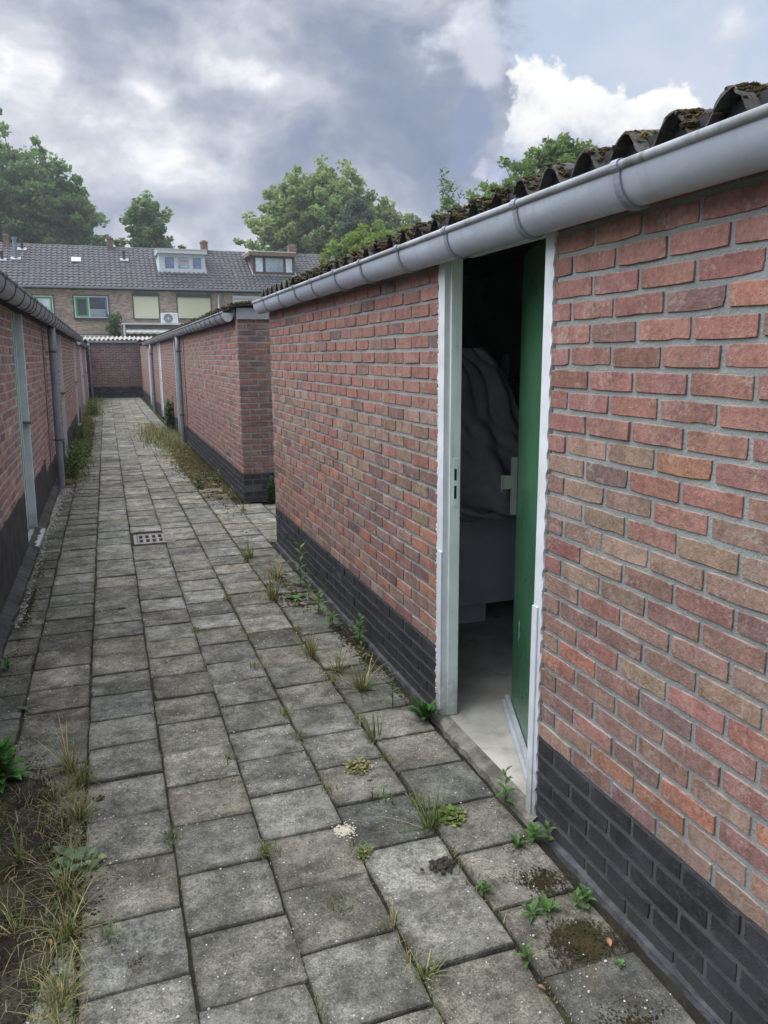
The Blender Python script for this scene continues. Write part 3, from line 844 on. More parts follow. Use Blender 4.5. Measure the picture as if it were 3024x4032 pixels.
def roof_moss(parent, y0, y1, x0, z0, slope, side, count, xr, r=(0.008, 0.028), amp=0.028, pitch=0.177, m=('roof_moss', 'moss_yellow'), density=None):
    M = MB()
    for _ in range(count):
        y = random.uniform(y0, y1) if density is None else y0 + (y1 - y0) * random.random() ** density
        # clusters, mostly in the valleys and on the front edge
        t = min(abs(random.gauss(0, 0.45)), 1.0) * xr
        c = math.cos(2 * PI * y / pitch)
        s_ = math.sin(2 * PI * y / pitch)
        if s_ > 0.0 and random.random() < 0.55: continue
        if c < -0.2 and t < 0.05: continue
        z = z0 + t * slope + amp * math.copysign(abs(c) ** 0.8, c)
        rr = random.uniform(*r) * (1.2 if c < 0 else 0.8)
        clump(M, (x0 + side * t, y, z + rr * 0.25), rr, 0.7, mi=1 if random.random() < 0.10 else 0)
        # frayed tips
        for _k in range(2):
            a = random.uniform(0, 2 * PI); q = (x0 + side * t + rr * 0.6 * math.cos(a), y + rr * 0.6 * math.sin(a), z + rr * 0.5)
            s = rr * 0.28
            M.add([(q[0] - s, q[1] - s, q[2]), (q[0] + s, q[1] - s, q[2]), (q[0], q[1] + s, q[2]), (q[0] + random.uniform(-s, s), q[1], q[2] + rr * random.uniform(0.2, 0.5))], [(0, 1, 3), (1, 2, 3), (2, 0, 3)])
    return M.build('roof_moss', list(m), parent, kind='stuff')

def ragged_panel(name, m, parent, x, side, y0, y1, z0, ztop, thick=0.006, step=0.035):
    """Coating on a wall facing SIDE*x: upper edge uneven."""
    M = MB(); n = int((y1 - y0) / step); v = []
    for k in range(n + 1):
        y = y0 + (y1 - y0) * k / n; z = ztop(y) + random.gauss(0, 0.010)
        for zz in (z0, (z0 + z) / 2, z): v.append((x + side * (thick + random.gauss(0, 0.0007)), y, zz))
        v.append((x - side * 0.004, y, z + 0.003))
    f = []
    for k in range(n):
        for r in range(3):
            q = (4 * k + r, 4 * k + r + 1, 4 * k + r + 5, 4 * k + r + 4)
            f.append(q if side < 0 else q[::-1])
    M.add(v, f); return M.build(name, m, parent)

# ------------------------------------------------------------------ near shed (right)
WX = 1.33
DY0, DY1 = 2.175, 3.03          # door opening
shed = thing('brick_shed', 'nearest red brick shed with a black plinth and its green door ajar', 'shed', (WX, 4.0, 0), 'brick sheds along the alley')
w = MB()
w.box(WX + 0.0048, WX + 0.11, 0.2, DY0 - 0.03, 0, 2.14); w.box(WX + 0.0048, WX + 0.11, DY1 + 0.03, 6.641, 0, 2.14)
w.add([(x, y, z) for y in (6.54, 6.641) for x, z in ((WX + 0.11, 0), (4.1, 0), (4.1, 2.49), (WX + 0.11, 2.132))], [(0, 1, 2, 3), (7, 6, 5, 4), (3, 2, 6, 7), (0, 3, 7, 4), (1, 5, 6, 2)]); w.box(4.1, 4.2, 0.2, 6.641, 0, 2.475); w.add([(x, y, z) for y in (0.2, 0.3) for x, z in ((WX + 0.11, 0), (4.1, 0), (4.1, 2.49), (WX + 0.11, 2.132))], [(0, 1, 2, 3), (7, 6, 5, 4), (3, 2, 6, 7), (0, 3, 7, 4), (1, 5, 6, 2)])
wall = w.build('wall', 'mortar', shed)
pl = MB(); pl.box(WX + 0.0040, WX + 0.012, 0.2, DY0 - 0.012, 0, 0.336); pl.box(WX + 0.0040, WX + 0.012, DY1 + 0.005, 6.646, 0, 0.336)
plinth = pl.build('plinth', 'plinth_mortar', shed)
# u runs along -y for a wall that faces -x
br = lay((WX, 0, 0), (-1, 0), -6.645, -DY1 - 0.012, 0, 2.14, tint_main, 0.334, shift=0.085) + lay((WX, 0, 0), (-1, 0), -DY0 + 0.012, -0.25, 0, 2.14, tint_main, 0.334, shift=-DY0 + 0.012 + BP / 2)
place_bricks(br, wall, plinth)
br2 = lay((1.33, 6.645, 0), (0, 1), -4.2, -1.33, 0, 2.14, tint_row, 0.334)
place_bricks(br2, wall, plinth, 0)
ft = MB()
for a, c in ((0.3, DY0 + 0.0), (DY1 + 0.02, 6.64)):
    n = int((c - a) / 0.06); v = []
    for k in range(n + 1):
        y = a + (c - a) * k / n; o_ = random.gauss(0, 0.003)
        v += [(WX - 0.020 + o_, y, -0.02), (WX - 0.015 + o_, y, 0.008 + random.gauss(0, 0.002)), (WX + 0.004, y, 0.016 + random.gauss(0, 0.003))]
    ft.add(v, [q for k in range(n) for q in ((3 * k, 3 * k + 3, 3 * k + 4, 3 * k + 1), (3 * k + 1, 3 * k + 4, 3 * k + 5, 3 * k + 2))])
ft.build('footing', 'footing', shed)
# floor and threshold
fl = MB(); fl.box(WX + 0.012, 4.1, 0.3, 6.54, -0.06, 0.028); fl.build('floor', 'concrete', shed)
th = MB(); n = 24; v = []
for k in range(n + 1):
    y = DY0 - 0.03 + (DY1 - DY0 + 0.06) * k / n; e = random.gauss(0, 0.005)
    v += [(WX - 0.035 + e, y, -0.03), (WX - 0.030 + e, y, 0.012 + random.gauss(0, 0.004)), (WX - 0.004 + e, y, 0.029 + random.gauss(0, 0.001)), (WX + 0.03, y, 0.0295)]
th.add(v, [(4 * k + r, 4 * k + 4 + r, 4 * k + 5 + r, 4 * k + 1 + r) for k in range(n) for r in range(3)])
th.build('threshold', 'concrete_edge', shed)
# door frame
frame = box('door_frame', 'mint_paint', shed, WX + 0.0215, WX + 0.072, DY1 - 0.058, DY1 + 0.03, 0.03, 2.12, bevel=0.003)
box('jamb', 'mint_paint', frame, WX + 0.0215, WX + 0.062, DY0 - 0.03, DY0 + 0.045, 0.03, 2.12, bevel=0.003)
box('head', 'mint_paint', frame, WX + 0.046, WX + 0.114, DY0 + 0.045, DY1 - 0.058, 2.03, 2.119)
def trim(name, y0, y1, x0, z0, z1, wavy):
    """White cover strip on the frame, its outer edge following the brick toothing."""
    M = MB(); n = int((z1 - z0) / 0.0167); v = []
    for k in range(n + 1):
        z = z0 + (z1 - z0) * k / n
        o_ = wavy * (0.004 * math.sin(2 * PI * z / CH) + random.gauss(0, 0.0014))
        a, c = (y0 + o_, y1) if wavy < 0 else (y0, y1 + o_)
        v += [(x0 + 0.025, a, z), (x0, a, z), (x0, c, z), (x0 + 0.025, c, z)]
    f = [(4 * k + r + 1, 4 * k + r, 4 * k + 4 + r, 4 * k + 5 + r) for k in range(n) for r in range(3)]
    f.append((4 * n, 4 * n + 1, 4 * n + 2, 4 * n + 3)); f.append((3, 2, 1, 0))
    M.add(v, f); return M.build(name, 'white_pvc', frame)
trim('cover_strip', DY1 - 0.046, DY1 + 0.016, WX - 0.004, 0.03, 2.08, 1)
trim('cover_strip', DY0 - 0.016, DY0 + 0.034, WX - 0.004, 0.005, 2.08, -1)
box('kick_strip', 'white_pvc', frame, WX - 0.011, WX - 0.0045, DY1 - 0.047, DY1 - 0.006, 0.035, 0.80, bevel=0.002)
box('kick_strip', 'white_pvc', frame, WX - 0.011, WX - 0.0045, DY0 + 0.003, DY0 + 0.036, 0.006, 0.80, bevel=0.002)
sm = MB()
for k in range(90):
    z = random.uniform(0.1, 1.95); clump(sm, (WX - 0.001, DY1 + 0.019 + random.gauss(0, 0.003), z), random.uniform(0.003, 0.007), 1.2)
sm.build('filler', 'mortar_smear', frame)
# strike plate on the latch jamb, facing the opening
sy = DY1 - 0.0585
sp = box('strike_plate', 'mint_paint', frame, WX + 0.036, WX + 0.062, sy - 0.0015, sy + 0.001, 1.00, 1.21, bevel=0.001)
st = MB(); st.box(WX + 0.042, WX + 0.053, sy - 0.0022, sy - 0.0012, 1.115, 1.165); st.box(WX + 0.042, WX + 0.053, sy - 0.0022, sy - 0.0012, 1.035, 1.092)
st.build('strike_slots', 'hole_dark', frame)
# the door, hinged on the near jamb, pushed about twenty degrees inwards
HNG = np.array([1.395, 2.225]); A_D = math.radians(20.4)
dd = np.array([math.sin(A_D), math.cos(A_D), 0]); nn = np.array([-math.cos(A_D), math.sin(A_D), 0]); up = np.array([0, 0, 1.0])
def dp(s, o, z): return np.array([HNG[0], HNG[1], 0]) + dd * s + nn * o + up * z
d = MB(); d.obox(dp(0.385, -0.02, 1.05), dd, nn, up, 0.385, 0.02, 1.0); door = d.build('door', 'green_paint', shed, bevel=0.004)
k = MB(); k.obox(dp(0.40, 0.012, 0.052), dd, nn, up, 0.42, 0.010, 0.020); k.obox(dp(0.40, 0.030, 0.042), dd, nn, up, 0.42, 0.008, 0.006); k.build('weather_strip', 'steel_strip', door, bevel=0.002)
k = MB(); k.obox(dp(0.765, 0.012, 1.075), dd, nn, up, 0.014, 0.011, 0.125); k.obox(dp(0.778, 0.003, 1.075), dd, nn, up, 0.003, 0.023, 0.127); k.build('grip_bar', 'aluminium', door, bevel=0.002)
k = MB(); k.obox(dp(0.775, 0.045, 1.092), dd, nn, up, 0.0025, 0.022, 0.030); k.obox(dp(0.772, 0.067, 1.088), dd, nn, up, 0.005, 0.0022, 0.036); k.build('handle', 'aluminium', door)
k = MB(); k.obox(dp(0.60, 0.0006, 0.47), dd, nn, up, 0.0016, 0.0004, 0.045); k.build('scratch', 'white_pvc', door)
# fascia (gutter shadow put into its dark colour and depth), gutter, roof
box('fascia', 'fascia_shade', shed, WX - 0.014, WX + 0.012, 0.2, 6.70, 2.030, 2.17)
gutter(shed, 'gutter_grey', 1.203, 2.083, 0.15, 6.66, 1, w=0.122, depth=0.087, brackets=[0.7, 1.2, 1.685, 2.185, 2.7, 3.2, 3.72, 4.18, 4.69, 5.14, 5.65, 6.2], caps=(6.657,), capm='gutter_grey', strap=0.013)
roof = thing('roof', None, None, (0, 0, 0)); roof.parent = shed
del roof
rf = MB(); rf.box(WX + 0.02, 4.25, 0.2, 6.66, 2.141, 2.16)
v = [(WX - 0.0, y, 2.115) for y in (0.15, 6.67)] + [(4.3, y, 2.115 + 2.97 * 0.13) for y in (0.15, 6.67)]
rf = MB(); rf.add(v, [(0, 1, 3, 2)]); roofo = rf.build('roof', 'dark_wood', shed)
for o in list(bpy.data.objects):
    if o.type == 'EMPTY' and o.parent is shed: bpy.data.objects.remove(o)
corrugated(roofo, 'roof_grey', 0.17, 6.70, 1.283, 2.148, 3.0, 0.13, 1, amp=0.036, sheet=1.062, sub=12)
roof_moss(roofo, 0.3, 6.68, 1.278, 2.148, 0.13, 1, 8500, 0.45, r=(0.005, 0.017), amp=0.036, density=1.35)
roof_moss(roofo, 0.3, 6.68, 1.287, 2.152, 0.13, 1, 3200, 0.08, r=(0.003, 0.009), amp=0.037, density=1.3)

# ---- what stands inside
cab = thing('cabinet', 'dim grey cabinet standing inside the shed behind the open door', 'cabinet', (1.9, 4.1, 0.03))
box('front_panel', 'cabinet_grey', cab, 1.45, 2.75, 4.0, 4.03, 0.165, 0.72, 0.004); box('body', 'cabinet_grey', cab, 1.46, 2.74, 4.031, 4.5, 0.165, 0.72)
box('base', 'cabinet_grey', cab, 1.47, 2.10, 4.06, 4.45, 0.03, 0.163, 0.003); box('worktop', 'aluminium', cab, 1.44, 1.98, 3.985, 4.5, 0.721, 0.752, 0.006)
box('worktop_rear', 'cabinet_grey', cab, 1.982, 2.76, 3.985, 4.5, 0.721, 0.75)
M = MB(); nu, nv = 70, 70; v = []
for j in range(nv + 1):
    t = j / nv; z = 0.70 + 0.98 * t
    xl = 1.40 + 0.12 * t; xr = 2.50 - 0.50 * t ** 1.4 + 0.03 * math.sin(9 * t)
    if t < 0.12: xl += 0.45 * (0.12 - t) / 0.12
    for i in range(nu + 1):
        q = i / nu; x = xl + (xr - xl) * q
        y = 3.90 + 0.055 * t - 0.10 * math.sin(PI * q) * (1 - 0.5 * t)
        y += (0.030 * math.sin(17 * q + 3 * t) + 0.022 * math.sin(31 * q - 6 * t + 1)) * (1 - 0.35 * t) + 0.016 * math.sin(23 * t + 9 * q) * (1 - t) + 0.012 * math.sin(41 * q + 19 * t + 2 * math.sin(13 * t)) + 0.010 * math.sin(37 * t - 14 * q) * math.sin(9 * q + 4 * t)
        v.append((x, y, z + 0.03 * math.sin(5 * q) * (t < 0.05)))
w_ = nu + 1
M.add(v, [(j * w_ + i, j * w_ + i + 1, (j + 1) * w_ + i + 1, (j + 1) * w_ + i) for j in range(nv) for i in range(nu)])
coat = M.build('hanging_coat', 'coat_cloth', None, smooth=True); sol = coat.modifiers.new('thick', 'SOLIDIFY'); sol.thickness = 0.015; sol.offset = 0
tag(coat, 'crumpled grey padded coat hanging inside the dark doorway', 'coat')
shf = MB(); shf.box(1.6, 3.2, 4.6, 4.85, 1.46, 1.485); tag(shf.build('shelf', 'dark_wood'), 'dark shelf inside the shed holding small pale jars', 'shelf')
for i, (x, c) in enumerate(((2.36, 'jar_white'), (2.44, 'jar_white'), (2.53, 'cabinet_grey'))):
    j = MB(); h = 0.12 + 0.04 * (i == 2); j.tube([(x, 4.68, 1.4855), (x, 4.68, 1.4855 + h * 0.8), (x, 4.68, 1.4855 + h * 0.86), (x, 4.68, 1.4855 + h)], [0.028, 0.028, 0.02, 0.02], 14)
    tag(j.build('jar', c, None, smooth=True), ['small pale jar on the dark shelf, nearest the hanging coat', 'small pale jar in the middle of the dark shelf', 'taller greyish jar on the dark shelf, beside the green door'][i], 'jar', 'jars on the shed shelf')

# ------------------------------------------------------------------ long shed row beyond the recess (right)
RX, RY0, RY1 = 1.385, 8.69, 34.1
row = thing('brick_shed', 'long brick shed row beyond the recess with grey downpipes and a mossy roof', 'shed', (RX, 20.0, 0), 'brick sheds along the alley')
ops = [(16.25, 17.10), (21.55, 22.4), (27.1, 27.95)]
w = MB(); ycut = RY0 + 0.0036
for a, c in ops:
    w.box(RX + 0.0048, RX + 0.11, ycut, a, 0, 2.14); ycut = c
w.box(RX + 0.0048, RX + 0.11, ycut, RY1, 0, 2.14); w.box(RX + 0.11, 4.1, RY0 + 0.0037, RY0 + 0.11, 0, 2.14); w.box(4.1, 4.2, RY0 + 0.11, RY1, 0, 2.4)
wall2 = w.build('wall', 'mortar', row)
pl = MB(); ycut = RY0 + 0.0016
for a, c in ops: pl.box(RX + 0.0036, RX + 0.009, ycut, a, 0, 0.336); ycut = c
pl.box(RX + 0.0036, RX + 0.009, ycut, RY1, 0, 0.336); pl.box(RX + 0.009, 4.0, RY0 + 0.0016, RY0 + 0.009, 0, 0.336)
plinth2 = pl.build('plinth', 'plinth_mortar', row)
br = lay((RX, 0, 0), (-1, 0), -RY1, -RY0, 0, 2.14, tint_row, 0.334, openings=[(-c, -a, 0, 2.1) for a, c in ops])
rb = lay((0, RY0, 0), (0, -1), RX, 4.0, 0, 2.14, tint_row, 0.334, shift=RX - 0.105, start=1)
for q in rb:
    q['tint'] = tuple(x * 0.93 for x in q['tint'])  # shade of the return face put into its brick tints
    if q['p'][0] > 1.83: q['hide'] = True
place_bricks(br + rb, wall2, plinth2)
box('fascia', 'dark_wood', row, RX - 0.012, RX + 0.012, RY0 + 0.03, 28.7, 2.06, 2.15)
box('fascia_board', 'grey_board', row, RX + 0.0, 4.2, RY0 - 0.022, RY0 - 0.001, 2.045, 2.165, 0.002)
gutter(row, 'zinc', 1.245, 2.118, 8.80, 28.75, 1, w=0.125, depth=0.095, rise=0.02, brackets=[8.95 + 0.5 * i for i in range(40)], bm='bracket_dark', caps=(8.80,), strap=0.007)
for i, ((a, c), lab) in enumerate(zip(ops, (None, None, None))):
    fr = box('door_frame', 'white_pvc', row, RX - 0.004, RX + 0.07, a - 0.01, a + 0.05, 0.02, 2.09, 0.002)
    box('jamb', 'white_pvc', fr, RX - 0.004, RX + 0.07, c - 0.05, c + 0.01, 0.02, 2.09, 0.002)
    dr = box('door', 'mint_paint' if i else 'pale_green_paint', row, RX + 0.03, RX + 0.068, a + 0.051, c - 0.051, 0.04, 2.08, 0.003)
    box('handle', 'aluminium', dr, RX - 0.012, RX + 0.029, a + 0.09, a + 0.11, 1.02, 1.05)
for y in (15.45, 24.75): downpipe(row, 'zinc', 1.325, y, 0.0, 2.05, RX, 0.042)
# thin cable trunk beside the first pipe
box('cable_cover', 'brown_beam', row, RX - 0.012, RX - 0.0005, 14.95, 14.97, 0.3, 2.08)
rf = MB(); rf.add([(RX, y, 2.13) for y in (RY0 + 0.02, RY1)] + [(4.3, y, 2.13 + 2.9 * 0.10) for y in (RY0 + 0.02, RY1)], [(0, 1, 3, 2)]); roof2 = rf.build('roof', 'dark_wood', row)
corrugated(roof2, 'roof_dark', RY0 - 0.06, RY1, 1.30, 2.178, 2.9, 0.10, 1, amp=0.026, sheet=1.062, sub=7, nx=5)
roof_moss(roof2, RY0 - 0.05, 22, 1.30, 2.178, 0.10, 1, 1900, 0.9, r=(0.010, 0.030), amp=0.026, density=1.6)
roof_moss(roof2, RY0 - 0.06, RY0 + 0.12, 1.32, 2.185, 0.10, 1, 420, 2.2, r=(0.010, 0.024), amp=0.02)

# ------------------------------------------------------------------ left shed row
LX, LY0, LY1 = -0.735, 2.2, 22.4
lrow = thing('brick_shed', 'left brick shed row with a tarred base, pale green door and thick downpipe', 'shed', (LX, 12.0, 0), 'brick sheds along the alley')
lops = [(7.02, 7.84), (13.55, 14.35), (19.9, 20.7)]
w = MB(); ycut = LY0
for a, c in lops: w.box(LX - 0.11, LX - 0.0048, ycut, a, 0, 2.14); ycut = c
w.box(LX - 0.11, LX - 0.0048, ycut, LY1, 0, 2.14); w.box(-3.4, -3.3, LY0, LY1, 0, 2.4); w.box(-3.3, LX - 0.11, LY1 - 0.1, LY1, 0, 2.14); w.box(-3.3, LX - 0.11, LY0, LY0 + 0.1, 0, 2.14)
wall3 = w.build('wall', 'dark_mortar', lrow)
br = lay((LX, 0, 0), (1, 0), LY0, LY1, 0, 2.14, tint_left, 0.0, openings=[(a, c, 0, 2.1) for a, c in lops])
place_bricks(br, wall3, None)
def tar_top(y): return (0.545 if y < 7.0 else 0.50 if y < 9.4 else 0.36) + 0.012 * math.sin(y * 7)
ycut = LY0
for a, c in lops + [(LY1, LY1)]:
    ragged_panel('tar_coat', 'tar', lrow, LX, 1, ycut, a - 0.012, 0.0, tar_top); ycut = c + 0.012
ft = MB(); n = 220; v = []
for k in range(n + 1):
    y = LY0 + (11.5 - LY0) * k / n; o_ = random.gauss(0, 0.004)
    v += [(LX + 0.075 + o_, y, -0.03), (LX + 0.070 + o_, y, 0.030 + random.gauss(0, 0.004)), (LX - 0.002, y, 0.085 + random.gauss(0, 0.005))]
ft.add(v, [q for k in range(n) for q in ((3 * k + 1, 3 * k + 4, 3 * k + 3, 3 * k), (3 * k + 2, 3 * k + 5, 3 * k + 4, 3 * k + 1))])
ft.build('footing', 'tar', lrow)
for i, (a, c) in enumerate(lops):
    fr = box('door_frame', 'white_pvc', lrow, LX - 0.09, LX + 0.012, c - 0.045, c - 0.002, 0.07, 2.09, 0.003)
    box('jamb', 'mint_paint', fr, LX - 0.09, LX - 0.005, a + 0.002, a + 0.03, 0.07, 2.09, 0.002)
    sl = MB(); sl.add([(LX - 0.08, a + 0.0, 0.075), (LX - 0.08, c + 0.04, 0.075), (LX + 0.075, a + 0.12, 0.045), (LX + 0.075, c + 0.03, 0.045), (LX - 0.08, a, 0.01), (LX - 0.08, c + 0.04, 0.01), (LX + 0.075, a + 0.12, 0.01), (LX + 0.075, c + 0.03, 0.01)],
                      [(0, 2, 3, 1), (2, 6, 7, 3), (1, 3, 7, 5), (0, 4, 6, 2)])
    sl.build('door_sill', 'white_pvc', lrow, bevel=0.003)
    dr = box('door', 'pale_green_paint', lrow, LX - 0.085, LX - 0.045, a + 0.031, c - 0.046, 0.08, 2.085, 0.003)
    rib = MB()
    for q in (0.16, 0.30, 0.50, 0.66): rib.box(LX - 0.0447, LX - 0.036, a + q - 0.006, a + q + 0.006, 0.12, 2.05)
    rib.build('door_rib', 'mint_paint', dr, kind='stuff')
    box('handle', 'aluminium', dr, LX - 0.0445, LX + 0.034, c - 0.115, c - 0.035, 1.055, 1.078, 0.004)
    sm = MB()
    for k in range(70): clump(sm, (LX + 0.001, c + random.uniform(0, 0.008), random.uniform(0.1, 2.0)), random.uniform(0.004, 0.009), 1.2)
    sm.build('filler', 'dark_mortar', fr)
downpipe(lrow, 'zinc', -0.650, 10.66, 0.0, 2.03, LX, 0.043, clips=(0.62, 1.72))
box('cable_cover', 'brown_beam', lrow, LX + 0.0005, LX + 0.012, 10.20, 10.22, 0.36, 2.05)
box('fascia', 'dark_wood', lrow, LX - 0.012, LX + 0.012, LY0, LY1, 2.03, 2.14)
gutter(lrow, 'zinc', -0.560, 2.108, LY0, 22.4, -1, w=0.130, depth=0.100, rise=0.045, brackets=[2.5, 3.05, 3.6, 4.15, 4.7, 5.15, 5.70, 6.28, 6.80, 7.10, 7.36, 7.86, 8.40, 8.93, 9.52, 10.08] + [10.6 + 0.52 * i for i in range(22)], bm='bracket_dark', strap=0.006)
rf = MB(); rf.add([(LX, y, 2.13) for y in (LY0, LY1)] + [(-3.5, y, 2.13 + 0.30) for y in (LY0, LY1)], [(0, 2, 3, 1)]); roof3 = rf.build('roof', 'dark_wood', lrow)
corrugated(roof3, 'roof_dark', LY0, LY1, -0.655, 2.155, 2.8, 0.11, -1, amp=0.024, sheet=1.062, sub=7, nx=5)
roof_moss(roof3, 4.2, 22, -0.64, 2.155, 0.11, -1, 1500, 0.7, r=(0.008, 0.024), amp=0.024, density=1.5)
lrow.rotation_euler = (0, 0.021, 0)

# second, lower part of the left row
l2 = thing('brick_shed', 'short brick shed at the far left, past the step in the gutter', 'shed', (LX, 28.0, 0), 'brick sheds along the alley')
l2ops = [(26.75, 27.55), (33.0, 33.8)]
w = MB(); ycut = LY1 + 0.01
for a, c in l2ops: w.box(LX - 0.11, LX - 0.0048, ycut, a, 0, 2.1); ycut = c
w.box(LX - 0.11, LX - 0.0048, ycut, 34.2, 0, 2.1); w.box(LX - 0.0034, LX + 0.03, 24.6, 25.2, 0, 2.1)
wall4 = w.build('wall', 'dark_mortar', l2)
place_bricks(lay((LX, 0, 0), (1, 0), LY1 + 0.01, 34.2, 0, 2.1, tint_left, 0.0, openings=[(a, c, 0, 2.08) for a, c in l2ops]), wall4, None, 160)
for a, c in l2ops:
    fr = box('door_frame', 'white_pvc', l2, LX - 0.09, LX + 0.010, c - 0.045, c - 0.002, 0.07, 2.07, 0.003)
    dr = box('door', 'mint_paint', l2, LX - 0.065, LX - 0.022, a + 0.002, c - 0.046, 0.08, 2.07, 0.003)
    box('handle', 'aluminium', dr, LX - 0.021, LX + 0.03, c - 0.115, c - 0.035, 1.05, 1.08)
gutter(l2, 'zinc', -0.585, 2.10, 22.9, 34.0, -1, w=0.12, depth=0.10, rise=0.01, brackets=[23.2 + 0.55 * i for i in range(19)], bm='bracket_dark', caps=(22.9,), strap=0.007)
rf = MB(); rf.add([(LX, y, 2.11) for y in (LY1, 34.2)] + [(-3.5, y, 2.35) for y in (LY1, 34.2)], [(0, 2, 3, 1)]); roof4 = rf.build('roof', 'dark_wood', l2)
corrugated(roof4, 'roof_dark', LY1 + 0.02, 34.2, -0.68, 2.15, 2.8, 0.10, -1, amp=0.024, sheet=1.062, sub=6, nx=3)

# ------------------------------------------------------------------ shed across the end
EYW = 34.25
es = thing('brick_shed', 'dark red brick shed closing the alley under a pale corrugated roof', 'shed', (0.4, EYW, 0), 'brick sheds along the alley')
w = MB(); w.box(-1.2, 2.6, EYW + 0.004, EYW + 0.12, -0.02, 2.28); wall5 = w.build('wall', 'mortar', es)
ECH = 0.0718
pl = MB(); pl.box(-1.2, 2.6, EYW + 0.001, EYW + 0.01, -0.02, 0.468); plinth5 = pl.build('plinth', 'plinth_mortar', es)
eb = lay((0, EYW, 0), (0, -1), -1.0, 2.0, 0.036, 2.28, tint_end, 0.46, ch=ECH, bp=0.243)
for q in eb:
    q['L'] = q['L']
place_bricks(eb, wall5, plinth5)
box('fascia', 'dark_wood', es, -0.9, 1.7, EYW - 0.03, EYW - 0.006, 2.20, 2.32)
G = MB(); G.box(-0.62, 1.25, EYW - 0.13, EYW - 0.031, 2.235, 2.245); N = 10
v = []
for i, x in enumerate((-0.62, 0.1, 0.62, 1.30)):
    for k in range(N + 1):
        a = PI * k / N; v.append((x, EYW - 0.085 - 0.05 * math.cos(a), 2.318 - 0.085 * math.sin(a)))
G = MB(); G.add(v, [(i * (N + 1) + k, i * (N + 1) + k + 1, (i + 1) * (N + 1) + k + 1, (i + 1) * (N + 1) + k) for i in range(3) for k in range(N)])
G.tube([(-0.62, EYW - 0.135, 2.32), (1.30, EYW - 0.135, 2.32)], 0.009, 8)
go = G.build('gutter', 'pale_gutter', es, smooth=True)
for x in (-0.40, 0.05, 0.55, 0.93):
    k = MB(); k.box(x - 0.008, x + 0.008, EYW - 0.142, EYW - 0.132, 2.24, 2.325); k.build('gutter_bracket', 'bracket_dark', go)
rf = MB(); rf.add([(-1.2, EYW - 0.05, 2.32), (2.6, EYW - 0.05, 2.32), (2.6, EYW + 2.6, 2.56), (-1.2, EYW + 2.6, 2.56)], [(0, 1, 2, 3)]); roof5 = rf.build('roof', 'dark_wood', es)
corrugated(roof5, 'roof_pale', -1.0, 2.4, EYW - 0.10, 2.375, 1.35, 0.105, 1, amp=0.034, sheet=1.062, axis='x', sub=10, nx=4, rough=0.001)
downpipe(es, 'zinc', -0.60, EYW - 0.06, 0.0, 2.25, -0.70, 0.045, clips=(0.5, 1.7))

# ------------------------------------------------------------------ terraced houses
HY = 47.0
SL = math.atan2(8.09 - 5.52, 4.15)
eav = np.array([0, HY - 0.22, 5.52]); rdir = np.array([0, math.cos(SL), math.sin(SL)]); rnrm = np.array([0, -math.sin(SL), math.cos(SL)])
RLEN = (8.09 - 5.52) / math.sin(SL)
NROW = 15; TL = RLEN / NROW
def tile_geo(tw):
    prof = [(-0.5, 0.0), (-0.30, -0.002), (-0.12, 0.012), (0.05, 0.034), (0.22, 0.040), (0.38, 0.026), (0.52, 0.006)]
    v = []
    for s_, dz in ((-0.02, 0.026), (TL * 1.02, 0.004)):
        for x, z in prof: v.append((x * tw, s_, z + dz * 1.5))
    for x, z in prof: v.append((x * tw, -0.02, z + 0.004))
    n = len(prof)
    f = [(k, k + 1, n + k + 1, n + k) for k in range(n - 1)] + [(2 * n + k, 2 * n + k + 1, k + 1, k) for k in range(n - 1)]
    q = MB(); q.add(v, f); return q.mesh('roof_tile', 'roof_tile', smooth=False)
TROT = Matrix.Rotation(SL, 4, 'X')
def on_roof(x, s_, h=0.0):
    p = eav + rdir * s_ + rnrm * h; return (x, p[1], p[2])
def roof_y(z): return HY - 0.22 + (z - 5.52) / math.tan(SL)

def window(parent, x0, x1, z0, z1, outer='window_dark', frame='white_pvc', reveal=0.05):
    y = HY
    m = MB(); t = reveal
    m.box(x0, x0 + t, y - 0.012, y + 0.05, z0, z1); m.box(x1 - t, x1, y - 0.012, y + 0.05, z0, z1); m.box(x0 + t, x1 - t, y - 0.012, y + 0.05, z1 - t, z1); m.box(x0 + t, x1 - t, y - 0.012, y + 0.05, z0, z0 + t)
    o = m.build('window', outer, parent)
    m = MB(); a, c, e, g_ = x0 + t, x1 - t, z0 + t, z1 - t; t2 = 0.06
    m.box(a, a + t2, y - 0.006, y + 0.045, e, g_); m.box(c - t2, c, y - 0.006, y + 0.045, e, g_); m.box(a + t2, c - t2, y - 0.006, y + 0.045, g_ - t2, g_); m.box(a + t2, c - t2, y - 0.006, y + 0.045, e, e + t2)
    m.build('frame', frame, o)
    s_ = MB(); s_.box(x0 - 0.03, x1 + 0.03, y - 0.05, y + 0.01, z0 - 0.06, z0 - 0.002); s_.build('sill', outer, o)
    return o, (a + t2, c - t2, e + t2, g_ - t2)
def pane(o, m, x0, x1, z0, z1, dy=0.02): return box('pane', m, o, x0, x1, HY + dy, HY + dy + 0.006, z0, z1)
def sash(o, m, x0, x1, z0, z1, t=0.085, glass='window_glass', dy=-0.012):
    k = MB(); y = HY + dy
    k.box(x0, x0 + t, y, y + 0.045, z0, z1); k.box(x1 - t, x1, y, y + 0.045, z0, z1); k.box(x0 + t, x1 - t, y, y + 0.045, z1 - t, z1); k.box(x0 + t, x1 - t, y, y + 0.045, z0, z0 + t)
    k.build('sash', m, o); pane(o, glass, x0 + t, x1 - t, z0 + t, z1 - t)
